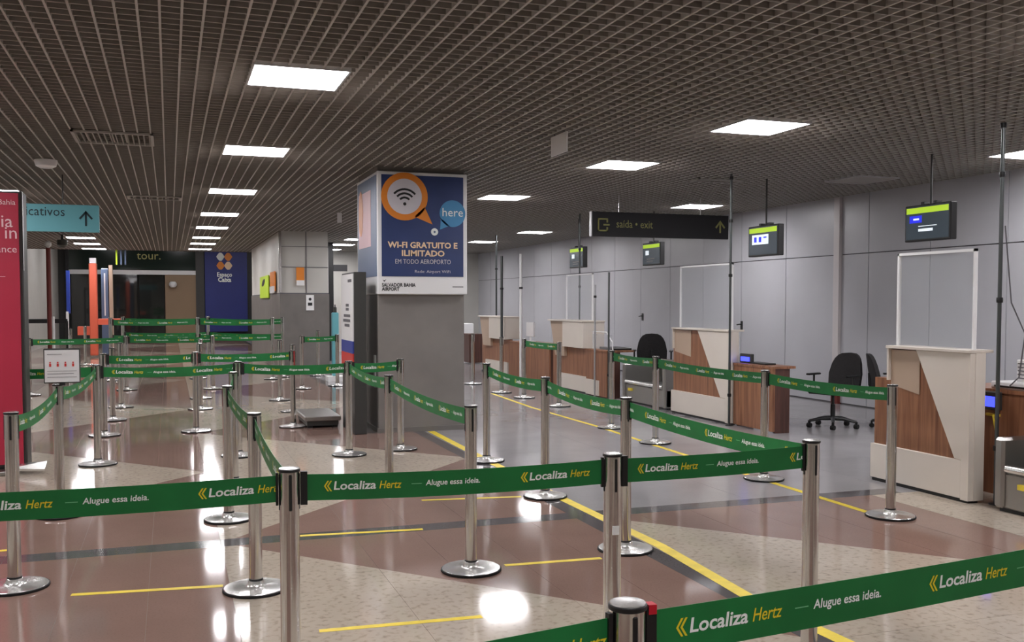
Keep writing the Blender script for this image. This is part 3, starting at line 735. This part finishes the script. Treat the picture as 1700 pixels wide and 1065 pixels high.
MB().box(ax-.014, ax+.014, dy-.006, dy, az-.1, az+.07).prism([(ax-.09, dy-.006, az-.01), (ax-.07, dy-.006, az-.03), (ax+.008, dy-.006, az+.07), (ax, dy-.006, az+.1)], (0, 1, 0), .005).prism([(ax+.09, dy-.006, az-.01), (ax, dy-.006, az+.1), (ax-.008, dy-.006, az+.07), (ax+.07, dy-.006, az-.03)], (0, 1, 0), .005).build('up_arrow', M['signy'], ds)

# ================================================================== MONITORS (face the queue, -X)
def monitor(x, y, zt_, lab, style, L=.70, H=.41):
    r = thing('hanging_monitor', lab, 'monitor', (x, y, zt_-H), group='monitors over the check-in desks')
    MB().box(x, x+.09, y-L/2, y+L/2, zt_-H, zt_, bev=.008).build('monitor_case', M['black'], r)
    s = MB().box(x-.003, x, y-L/2+.025, y+L/2-.025, zt_-H+.025, zt_-.02).build('screen', M['slate'], r)
    MB().box(x-.005, x-.003, y-L/2+.03, y+L/2-.03, zt_-.095, zt_-.03).build('lime_bar', M['lime'], s)
    MB().tube([(x+.05, y-.0, zt_-.02), (x+.05, y-.0, HC+.05)], .012).build('hanger_rod', M['dgrey'], r)
    MB().box(x+.01, x+.08, y-.13, y-.08, zt_-.005, zt_+.03).box(x+.01, x+.08, y+.06, y+.11, zt_-.005, zt_+.03).each('bracket', M['black'], r)
    yl = y+L/2-.08                                                  # left on screen = +Y
    if style == 0:
        MB().box(x-.005, x-.003, yl-.19, yl-.0, zt_-.2, zt_-.12).build('blue_box', M['bluel'], s)
        MB().box(x-.006, x-.005, yl-.15, yl-.06, zt_-.17, zt_-.15).build('white_mark', M['whitel'], s)
        MB().box(x-.005, x-.003, yl-.42, yl-.14, zt_-.245, zt_-.237).box(x-.005, x-.003, yl-.36, yl-.14, zt_-.30, zt_-.27).each('text_line', M['whitel'], s)
    elif style == 1:
        MB().box(x-.005, x-.003, yl-.40, yl-.02, zt_-.25, zt_-.12).build('white_box', M['whitel'], s)
        MB().box(x-.006, x-.005, yl-.13, yl-.07, zt_-.22, zt_-.15).box(x-.006, x-.005, yl-.24, yl-.18, zt_-.22, zt_-.15).box(x-.006, x-.005, yl-.36, yl-.29, zt_-.17, zt_-.15).each('blue_mark', M['bluel'], s)
    else:
        MB().box(x-.005, x-.003, yl-.18, yl-.05, zt_-.22, zt_-.14).build('white_box', M['whitel'], s)
        MB().box(x-.005, x-.003, yl-.4, yl-.1, zt_-.3, zt_-.285).box(x-.005, x-.003, yl-.35, yl-.1, zt_-.34, zt_-.33).each('text_line', M['off'], s)
monitor(8.0, 8.8, 2.70, 'largest hanging monitor at upper right, lime bar and blue box on screen', 0)
monitor(7.5, 11.25, 2.63, 'hanging monitor right of the dark sign with bright blue and white box', 1)
monitor(8.3, 16.0, 2.69, 'hanging monitor just under the dark sign with small white square', 2)
monitor(7.65, 17.95, 2.70, 'smallest hanging monitor, half seen left of the dark sign', 3)

# ================================================================== CHECK-IN COUNTERS
def counter(x, y0, y1, lab, style=0, h=1.22):
    r = thing('checkin_counter', lab, 'counter', (x, (y0+y1)/2, 0)); L = y1-y0
    t = .13
    cut = .2 if (L < 1.3 and style == 0) else .01
    cm = MB().box(x+.035, x+t, y0+.01, y1-.01, .02, .93).box(x+.035, x+t, y0+.01, y1-cut, .93, h-.03)
    cm.build('carcass', M['wood'], r)
    if style == 0:
        bx('plinth', M['white'], r, x, x+.05, y0+.08, y1, .03, .335, bev=.003)
        # slanted white side panel (near end): widens downward
        MB().prism([(x, y0, .02), (x, y0+.08, .02), (x, y0+.08, .34), (x, y0+L*.13, .345), (x, y0+L*.52, h-.02), (x, y0, h-.02)], (1, 0, 0), .05).build('slanted_panel', M['white'], r)
        bx('end_panel', M['white'], r, x+.05, x+t+.02, y0-.006, y0+.02, .02, h-.02)
        bx('top_slab', M['white'], r, x-.02, x+t+.1, y0-.005, y1-(.2 if L < 1.3 else .03), h-.02, h+.004, bev=.003)
        ye = y1-(.2 if L < 1.3 else .03)
        MB().prism([(x-.002, ye, h-.02), (x-.002, ye-.02, h-.02), (x-.002, ye-.02, h-.30), (x-.002, ye, h-.30)], (1, 0, 0), .12).build('end_fascia', M['white'], r)
        MB().prism([(x+.028, ye-.02, h-.03), (x+.028, ye-.02-L*.3, h-.03), (x+.028, ye-.02-L*.3, h-.40), (x+.028, ye-.02, h-.34)], (1, 0, 0), .007).build('tan_patch', M['cream'], r)  # thin tan patch laid over the upper walnut
    else:
        bx('plinth', M['white'], r, x, x+.05, y0, y1-.35, .03, .30, bev=.003)
        ym = y0+L*.58
        bx('upper_block', M['white'], r, x-.06, x+.35, y0, ym, .80, h, bev=.004)
        bx('top_slab', M['white'], r, x-.08, x+.36, y0-.01, y1, h, h+.025, bev=.003)
        MB().prism([(x-.02, ym, h), (x-.02, y1, h), (x-.02, y1-.25, .62), (x-.02, ym, .62)], (1, 0, 0), .12).build('tapered_wing', M['cream'], r)  # white wing, its shade put into the cream colour
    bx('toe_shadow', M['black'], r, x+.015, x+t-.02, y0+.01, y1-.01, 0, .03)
    return r
def desk(x, y0, y1, lab, h=.84, dp=.5, white_plinth=False):
    r = thing('low_desk', lab, 'desk', (x, (y0+y1)/2, 0))
    bx('front_panel', M['wood'], r, x, x+.035, y0, y1, .02, h-.03)
    bx('desk_top', M['wood'], r, x-.01, x+dp, y0-.01, y1, h-.03, h)
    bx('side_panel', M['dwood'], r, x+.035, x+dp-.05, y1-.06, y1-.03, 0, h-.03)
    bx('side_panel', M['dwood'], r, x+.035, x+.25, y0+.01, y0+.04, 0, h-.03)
    if white_plinth: bx('plinth', M['white'], r, x-.012, x, y0+.3, y1, .02, .28)
    return r
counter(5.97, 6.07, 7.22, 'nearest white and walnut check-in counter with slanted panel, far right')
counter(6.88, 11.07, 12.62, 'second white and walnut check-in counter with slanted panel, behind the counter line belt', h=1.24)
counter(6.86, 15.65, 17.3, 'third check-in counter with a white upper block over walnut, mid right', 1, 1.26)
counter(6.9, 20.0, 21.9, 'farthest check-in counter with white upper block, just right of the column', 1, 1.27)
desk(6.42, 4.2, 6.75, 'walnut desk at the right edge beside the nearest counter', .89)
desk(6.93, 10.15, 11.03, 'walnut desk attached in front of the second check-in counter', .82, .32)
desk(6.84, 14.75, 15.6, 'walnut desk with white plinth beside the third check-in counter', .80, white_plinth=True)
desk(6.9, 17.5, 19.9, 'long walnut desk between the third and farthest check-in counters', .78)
# acrylic screens with light frames
def screen(x, y0, y1, z0, z1, lab):
    r = thing('acrylic_screen', lab, 'screen', (x, (y0+y1)/2, z0), group='acrylic screens on the counters')
    bx('acrylic_sheet', M['acr'], r, x, x+.006, y0+.01, y1-.01, z0, z1-.01)
    f = MB().box(x-.012, x+.016, y0, y0+.02, z0, z1).box(x-.012, x+.016, y1-.02, y1, z0, z1).box(x-.012, x+.016, y0, y1, z1-.022, z1)
    f.build('screen_frame', M['whitep'], r)
screen(6.06, 6.12, 7.0, 1.224, 2.03, 'large clear acrylic screen in a light frame on the nearest counter')
screen(6.96, 11.12, 12.5, 1.244, 2.12, 'clear acrylic screen in a light frame on the second counter')
screen(7.05, 15.8, 17.0, 1.286, 2.12, 'clear acrylic screen on the third counter, partly behind a pole')
# poles floor to ceiling
def cpole(x, y, lab, z1=HC+.03, m='pole', r_=.016, rings=(.9, 1.55, 2.2, 2.75)):
    r = thing('cable_pole', lab, 'pole', (x, y, 0))
    MB().lathe([(r_, 0), (r_, z1)], x, y, 12).build('tube', M[m], r, smooth=True)
    q = MB()
    for z in rings: q.lathe([(r_+.008, z-.02), (r_+.01, z), (r_+.008, z+.02)], x, y, 12)
    q.each('joint_ring', M['black'], r)
    MB().lathe([(.05, 0), (.05, .01), (r_, .015)], x, y, 14).build('foot_plate', M['black'], r)
    return r
cpole(6.16, 5.98, 'thin floor-to-ceiling cable pole right of the nearest counter', 3.0, rings=(.45, 1.62, 2.6, 2.98))
cpole(6.85, 11.0, 'thin dark cable pole right of the second counter', rings=(.4, 1.95, 2.65, 3.2))
cpole(6.85, 14.7, 'thin cable pole at the near end of the third desk', 2.1, rings=(.4,))
cpole(7.27, 16.9, 'thin cable pole above the third counter', rings=(1.9, 2.6))
cpole(6.76, 19.95, 'dark cable pole by the farthest counter', 2.6, r_=.03, rings=(1.9,))
cpole(6.82, 18.9, 'bright white pole right of the farthest counter', 2.6, 'whitep', .03, rings=(1.9,))
cpole(xat(824, 22.1), 22.1, 'dark cable pole rising over the farthest counter block', 3.2, r_=.022, rings=(2.4,))
cpole(6.78, 15.1, 'pale slim pole beside the third desk', .0+1.9, 'frame', rings=(1.7,))

# ---- baggage scales
def scale(x, y0, y1, h, lab, d=.75):
    r = thing('baggage_scale', lab, 'scale', (x, (y0+y1)/2, 0), group='stainless baggage scales')
    bx('cabinet', M['steel'], r, x+.03, x+d, y0, y1, .03, .30, bev=.01)
    bx('side_guard', M['steel'], r, x, x+d, y1-.09, y1, .03, h, bev=.02)
    bx('side_guard', M['steel'], r, x, x+d, y0, y0+.09, .03, h, bev=.02)
    bx('back_guard', M['steel'], r, x+d-.08, x+d, y0, y1, .3, h, bev=.01)
    bx('belt_bed', M['dgrey'], r, x+.06, x+d-.09, y0+.1, y1-.1, .30, .325)
    MB().tube([(x+.03, y0+.1, .335), (x+.03, y1-.1, .335)], .03, 12).build('front_roller', M['chromeb'], r, smooth=True)
    bx('toe_kick', M['black'], r, x+.05, x+d-.02, y0+.02, y1-.02, 0, .035)
    MB().tube([(x+d-.04, y0+.02, h+.05), (x+d-.04, y1-.02, h+.05)], .015, 8).build('guard_rail', M['chrome'], r)
    bx('yellow_tag', M['tape'], r, x-.004, x+.03, y1-.33, y1-.23, .20, .24)
    return r
scale(5.97, 4.75, 5.82, .57, 'stainless baggage scale cut by the right edge', .42)
scale(6.9, 12.85, 14.3, .62, 'stainless baggage scale between the second and third counters')

# ---- office chairs
def chair():
    r = thing('office_chair', 'x', 'chair')
    b = MB()
    for k in range(5):
        a = 2*math.pi*k/5+.3; c, s_ = math.cos(a), math.sin(a)
        b.tube([(0, 0, .12), (.16*c, .16*s_, .115), (.3*c, .3*s_, .085)], [.03, .024, .018], 8)
    b.build('star_base', M['black'], r, local=True, smooth=True)
    for k in range(5):
        a = 2*math.pi*k/5+.3; c, s_ = .3*math.cos(a), .3*math.sin(a)
        MB().tube([(c-.025, s_, .03), (c+.025, s_, .03)], .03, 12).box(c-.012, c+.012, s_-.012, s_+.012, .03, .09).build('caster', M['rubber'], r, local=True)
    MB().lathe([(.03, .1), (.03, .3), (.02, .3), (.02, .43)], n=14).build('gas_lift', M['black'], r, local=True, smooth=True)
    MB().box(-.24, .24, -.24, .23, .43, .50, bev=.03).build('seat', M['fabric'], r, local=True)
    vs = []; fs = []; n = 20; N = 3                                       # rounded, dished backrest
    ring = []
    for k in range(n):
        a = 2*math.pi*k/n; e = .62
        cx = .235*math.copysign(abs(math.cos(a))**e, math.cos(a)); cz = .27*math.copysign(abs(math.sin(a))**e, math.sin(a))
        ring.append((cx*(1-.18*max(0, cz)/.27), cz))
    def pt(x, z, o): return (x, .24+.10*(1-(x/.24)**2)*.5+(z*.16)+o, .68+z)
    for sc_, o in ((1, 0), (.5, .012), (1, .045), (.5, .05)): vs += [pt(x*sc_, z*sc_, o) for x, z in ring]
    for k in range(n):
        j = (k+1) % n
        fs += [[k, j, n+j, n+k], [2*n+j, 2*n+k, 3*n+k, 3*n+j], [j, k, 2*n+k, 2*n+j]]
    fs += [list(range(n, 2*n)), list(range(3*n, 4*n))[::-1]]
    MB().add(vs, fs).build('backrest', M['fabric'], r, local=True, smooth=True)
    MB().tube([(0, .05, .44), (0, .27, .45), (0, .33, .55), (0, .335, .7)], .022, 8).build('back_bar', M['black'], r, local=True, smooth=True)
    for s_ in (-1, 1):
        MB().tube([(s_*.24, .0, .46), (s_*.29, .0, .5), (s_*.29, .0, .66)], .013, 8).box(s_*.29-.03, s_*.29+.03, -.14, .12, .66, .685, bev=.01).build('armrest', M['black'], r, local=True)
    return r
c0_ = chair(); c0_.location = (8.02, 10.42, 0); c0_.rotation_euler.z = math.radians(-72); c0_['label'] = 'black mesh office chair in full view behind the counter line, seen from the side'; c0_['group'] = 'black office chairs'
for x, y, rz, lab in ((7.95, 15.25, 150, 'black office chair showing only its round back above the steel scale'), (8.75, 10.1, 60, 'black office chair half hidden by the nearest counter'), (8.1, 18.3, 40, 'black office chair behind the long walnut desk')):
    c = copy_tree(c0_); c.location = (x, y, 0); c.rotation_euler.z = math.radians(rz); c['label'] = lab
    if y == 15.25: c.scale = (1.1, 1.1, 1.13)

# ---- things on desks
kb = MB().box(7.02, 7.18, 10.45, 10.85, .82, .838, bev=.004).build('keyboard', M['black']); tag(kb, 'black keyboard on the walnut desk of the second counter', 'keyboard')
def display(x, y, z, lab, L=.26, H=.16):
    r = thing('small_display', lab, 'display', (x, y, z))
    MB().box(x, x+.05, y-L/2, y+L/2, z, z+H, bev=.006).build('display_case', M['dgrey'], r)
    MB().box(x-.003, x, y-L/2+.03, y+L/2-.03, z+.025, z+H-.04).build('lit_screen', M['bluescr'], r)
display(7.02, 10.9, .82, 'small display glowing blue beside the thin pole of the second counter', .26, .12)
display(6.36, 6.25, .72, 'small display glowing blue at the right edge desk', .16, .15)
yt = MB().box(6.395, 6.42, 6.2, 6.33, .665, .685).build('yellow_label', M['tape']); tag(yt, 'yellow label under the small blue display at the right edge', 'label')
pr = thing('printer', 'white desktop printer with slots on the desk at the right edge', 'printer', (6.6, 5.9, .89))
MB().box(6.46, 6.86, 5.6, 6.35, .89, .95, bev=.01).build('printer_body', M['whitep'], pr)
MB().box(6.45, 6.46, 5.7, 6.3, .905, .92).build('paper_slot', M['black'], pr)
st = thing('document_tower', 'white slotted document tower beside the printer at the right edge', 'organizer', (6.7, 6.1, .95))
MB().box(6.6, 6.78, 6.0, 6.22, .95, 1.13, bev=.006).build('tower_body', M['whitep'], st)
for k in range(5): bx('slot', M['seam'], st, 6.594, 6.601, 6.12, 6.2, .975+.03*k, .984+.03*k)
cb = MB().tube([(6.18, 5.96, 2.2), (6.3, 6.0, 1.6), (6.45, 6.0, 1.35), (6.45, 6.05, 1.0), (6.4, 6.1, .92)], .006, 6).build('cable', M['seam']); tag(cb, 'thin grey cable drooping from the pole to the right edge desk', 'cable')
cb = MB().tube([(6.24, 6.1, .7), (6.22, 6.02, .45), (6.2, 5.98, .2), (6.28, 5.96, .05)], .008, 6).build('cable', M['tape']); tag(cb, 'yellowish cable running down beside the nearest counter to the floor', 'cable')
bg = MB()
for k in range(7):
    a = k*.9; bg.add([(6.3+.04*math.cos(a), 5.98+.05*math.sin(a), .01), (6.34+.04*math.cos(a+1), 5.93+.06*math.sin(a+1), .03), (6.33+.03*math.cos(a+2), 5.93+.04*math.sin(a), .16)], [[0, 1, 2]])
bg = bg.build('plastic_bag', M['bag']); tag(bg, 'crumpled clear plastic bag on the floor beside the nearest counter', 'bag')
def pcset(x, y, z, lab):
    r = thing('desk_monitor', lab, 'monitor', (x, y, z), group='desk monitors at far counters')
    MB().box(x, x+.04, y-.22, y+.22, z+.1, z+.4, bev=.006).build('monitor_case', M['whitep'], r)
    MB().box(x+.01, x+.03, y-.03, y+.03, z+.0, z+.12).box(x-.05, x+.1, y-.1, y+.1, z, z+.012).build('monitor_stand', M['whitep'], r)
pcset(7.2, 19.4, .78, 'white desk monitor right of the farthest counter block')
tray = thing('desk_tray', 'black tray on the walnut desk beside the third counter', 'tray', (7.1, 15.1, .8))
MB().box(7.0, 7.35, 14.85, 15.4, .8, .84, bev=.006).build('tray_body', M['black'], tray)
gd = thing('bent_screen', 'low clear screen with a bent white frame on the desk beside the third counter', 'screen', (6.95, 15.1, .8))
MB().tube([(6.95, 15.55, .8), (6.95, 15.55, 1.1), (6.95, 15.0, 1.1), (6.95, 14.78, .95), (6.95, 14.75, .8)], .01, 8).build('bent_frame', M['whitep'], gd)
MB().box(6.948, 6.952, 14.8, 15.54, .8, 1.06).build('clear_sheet', M['acr'], gd)

# ================================================================== FAR END: cabinets at the back of the counters
for i, (px, hh, lab) in enumerate(((776, .82, 'far white cabinet beside the column edge'), (790, .78, 'far brown cabinet beside the column edge'))):
    Xc = xat(px, 26-i*1.5); o = MB().box(Xc-.18, Xc+.18, 26-i*1.5, 26.6-i*1.5, .02, hh+.2*(1-i), bev=.01).build('far_cabinet', M['whitep'] if i == 0 else M['dwood']); tag(o, lab, 'cabinet')
bp = thing('black_frame_post', 'tall black post with white edge left of the dark narrow totem', 'post', (xat(549, 27), 27, 0))
Xb = xat(550, 27); MB().box(Xb-.07, Xb+.07, 27, 27.14, 0, HC).build('black_post', M['black'], bp); bx('white_edge', M['whitep'], bp, Xb-.11, Xb-.07, 27, 27.1, 0, HC-.15)
ss = thing('far_door_sign', 'small dark sign projecting from the black post, far back', 'sign', (Xb+.3, 27, 2.5))
MB().box(Xb+.07, Xb+.45, 26.98, 27.02, zat(450, Xb, 27), zat(439, Xb, 27)).build('sign_plate', M['signd'], ss)
db = thing('sanitizer_stand', 'slim green and white hand sanitizer stand beside the dark totem', 'stand', (xat(556, 20), 20, 0))
Xs = xat(557, 20); MB().box(Xs-.07, Xs+.07, 20, 20.1, .1, 1.4, bev=.02).build('stand_column', M['teal'], db); MB().box(Xs-.18, Xs+.18, 19.85, 20.2, 0, .1).build('stand_foot', M['whitep'], db); MB().lathe([(.035, 1.4), (.035, 1.5), (.012, 1.52), (.012, 1.56)], Xs, 20.05, 12).build('pump_bottle', M['dgrey'], db, smooth=True)

# ================================================================== FACADE (Y = 44)
FY = 44.0
fc = MB().box(-4.6, 4.2, FY+.3, FY+.6, 0, 4.5).build('wall_facade', M['dgrey']); tag(fc, kind='structure')
X = lambda px: xat(px, FY)
Z = lambda py: zat(py, 0, FY)
bx('header', M['greenh'], fc, X(115), X(330), FY, FY+.3, 2.98, 4.4)
bx('light_strip', M['whitep'], fc, X(116), X(326), FY-.06, FY+.1, 2.78, 2.96)
for a, b in ((118, 150), (151, 186), (187, 230), (231, 274)): bx('dark_pane', M['dglass'], fc, X(a)+.03, X(b)-.03, FY+.05, FY+.1, .1, 2.78)
bx('tan_panel', M['tan'], fc, X(275), X(326), FY, FY+.2, 0, 2.78)
bx('side_frame', M['dgrey'], fc, X(326), X(340), FY-.05, FY+.25, 0, 4.4)
bx('edge_frame', M['black'], fc, X(110), X(116), FY-.05, FY+.25, 0, 4.4)
text('tour.', .48, (X(229), FY-.01, 3.42), XV, ZV, M['signy'], fc)
sl = MB().lathe([(.1, 0), (.16, .08), (.16, .16), (.1, .24)], X(288), FY-.15, 14).build('spot_light', M['whitep'], smooth=True); sl.location.z = 2.25; tag(sl, 'small white spot lamp on the tan panel far back', 'lamp')
bn = thing('blue_banner', 'tall blue banner with orange and white petal emblem far back', 'banner', (X(375), FY-.1, 0))
bx('banner_panel', M['banner'], bn, X(341), X(411), FY-.1, FY, .35, 4.2)
ec = Vector((X(373.5), FY-.12, 3.38))
for dx_, dz_, mm in ((-1, 1, 'ink'), (1, 1, 'orange'), (-1, -1, 'orange'), (1, -1, 'ymark')):
    c_ = ec+Vector((dx_*.16, 0, dz_*.19)); MB().prism([c_+Vector((.15*math.cos(a*.63)*(1+.15*math.cos(a*2.5)), 0, .18*math.sin(a*.63))) for a in range(10)], (0, -1, 0), .01).build('petal', M[mm], bn)
text('Espaço', .26, (X(373.5), FY-.11, 2.72), XV, ZV, M['ink'], bn, align='CENTER', bold=.006, fitw=.62)
text('Caixa', .26, (X(373.5), FY-.11, 2.5), XV, ZV, M['ink'], bn, align='CENTER', bold=.01, fitw=.55)
# orange booth etc
BY = 31.0
ob_ = thing('orange_booth', 'orange upright booth post with low orange counter, far left', 'booth', (xat(156, BY), BY, 0))
bx('booth_post', M['orangeb'], ob_, xat(149, BY), xat(162, BY), BY, BY+.3, .05, 2.75, bev=.02)
bx('post_cap', M['lgrey'], ob_, xat(150, BY), xat(161, BY), BY+.02, BY+.28, 2.75, 2.9)
bx('booth_counter', M['orangeb'], ob_, xat(162, BY), xat(209, BY), BY+.1, BY+.7, .95, 1.12)
bx('booth_leg', M['dgrey'], ob_, xat(200, BY), xat(204, BY), BY+.2, BY+.5, 0, .95)
bx('booth_front', M['orangeb'], ob_, xat(128, BY), xat(149, BY), BY+.1, BY+.4, .65, .9)
bw = thing('blue_booth', 'blue and brown upright booth panel beside the orange booth, far left', 'booth', (xat(180, BY+1.5), BY+1.5, 0))
bx('blue_panel', M['bluew'], bw, xat(169, BY+1.5), xat(181, BY+1.5), BY+1.5, BY+1.8, 0, 2.65, bev=.02)
bx('brown_panel', M['cream'], bw, xat(182, BY+1.5), xat(188, BY+1.5), BY+1.5, BY+1.8, 0, 2.75)
bx('white_stripe', M['whitep'], bw, xat(174, BY+1.5), xat(176, BY+1.5), BY+1.49, BY+1.5, 1.2, 2.5)
fs_ = thing('far_totem', 'slim dark blue and white upright totem at the left end of the glass front', 'totem', (xat(113, 30), 30, 0))
bx('totem_upper', M['blueb'], fs_, xat(111, 30), xat(117, 30), 30, 30.1, 1.3, 2.5); bx('totem_lower', M['whitep'], fs_, xat(110, 30), xat(114, 30), 29.99, 30.1, .1, 1.35); bx('totem_foot', M['black'], fs_, xat(109, 30), xat(118, 30), 29.9, 30.2, 0, .1)
mp = thing('maroon_pole', 'slim maroon pole with a white knob, left of the small notice', 'pole', (xat(82.5, 24), 24, 0))
Xm = xat(82.5, 24); MB().lathe([(.05, 0), (.05, 2.82)], Xm, 24, 12).build('tube', M['maroon'], mp, smooth=True); MB().lathe([(.02, 2.82), (.07, 2.87), (.07, 2.93), (.02, 2.98)], Xm, 24, 12).build('knob', M['whitep'], mp, smooth=True)
mp2 = thing('white_pole', 'slim white pole just right of the maroon pole', 'pole', (xat(88.5, 23), 23, 0))
Xm = xat(88.5, 23); MB().lathe([(.03, 0), (.03, 1.3)], Xm, 23, 12).build('tube', M['whitep'], mp2, smooth=True); MB().lathe([(.15, 0), (.15, .02), (.03, .03)], Xm, 23, 16).build('base_plate', M['chromeb'], mp2)
cc = thing('ceiling_camera', 'small security camera under the ceiling lamps at far left', 'camera', (xat(106, 26), 26, HC))
Xc = xat(106, 26); MB().lathe([(.05, HC-.32), (.12, HC-.26), (.12, HC-.14), (.03, HC-.12), (.03, HC)], Xc, 26, 14).build('camera_dome', M['dgrey'], cc, smooth=True)
hb = thing('hanging_blade_sign', 'slim yellow edged hanging sign left of the green header', 'sign', (xat(196, 33), 33, 3.0))
for px, mm in ((195.5, 'lime2'), (203, 'bluew'), (210, 'bluew')):
    bx('sign_blade', M[mm], hb, xat(px-1.2, 33), xat(px+1.2, 33), 32.9, 33.1, zat(440, 0, 33), HC)
bb = thing('black_barrier', 'thin black barrier rail in front of the far left wall', 'barrier', (-3.6, 26, 0))
z_ = zat(533, -3.5, 26); MB().box(-4.2, xat(112, 26), 26, 26.03, z_-.05, z_+.05).build('rail', M['black'], bb)
for xx in (-4.1, xat(111, 26)): MB().lathe([(.03, 0), (.03, z_)], xx, 26.02, 10).build('rail_post', M['black'], bb)
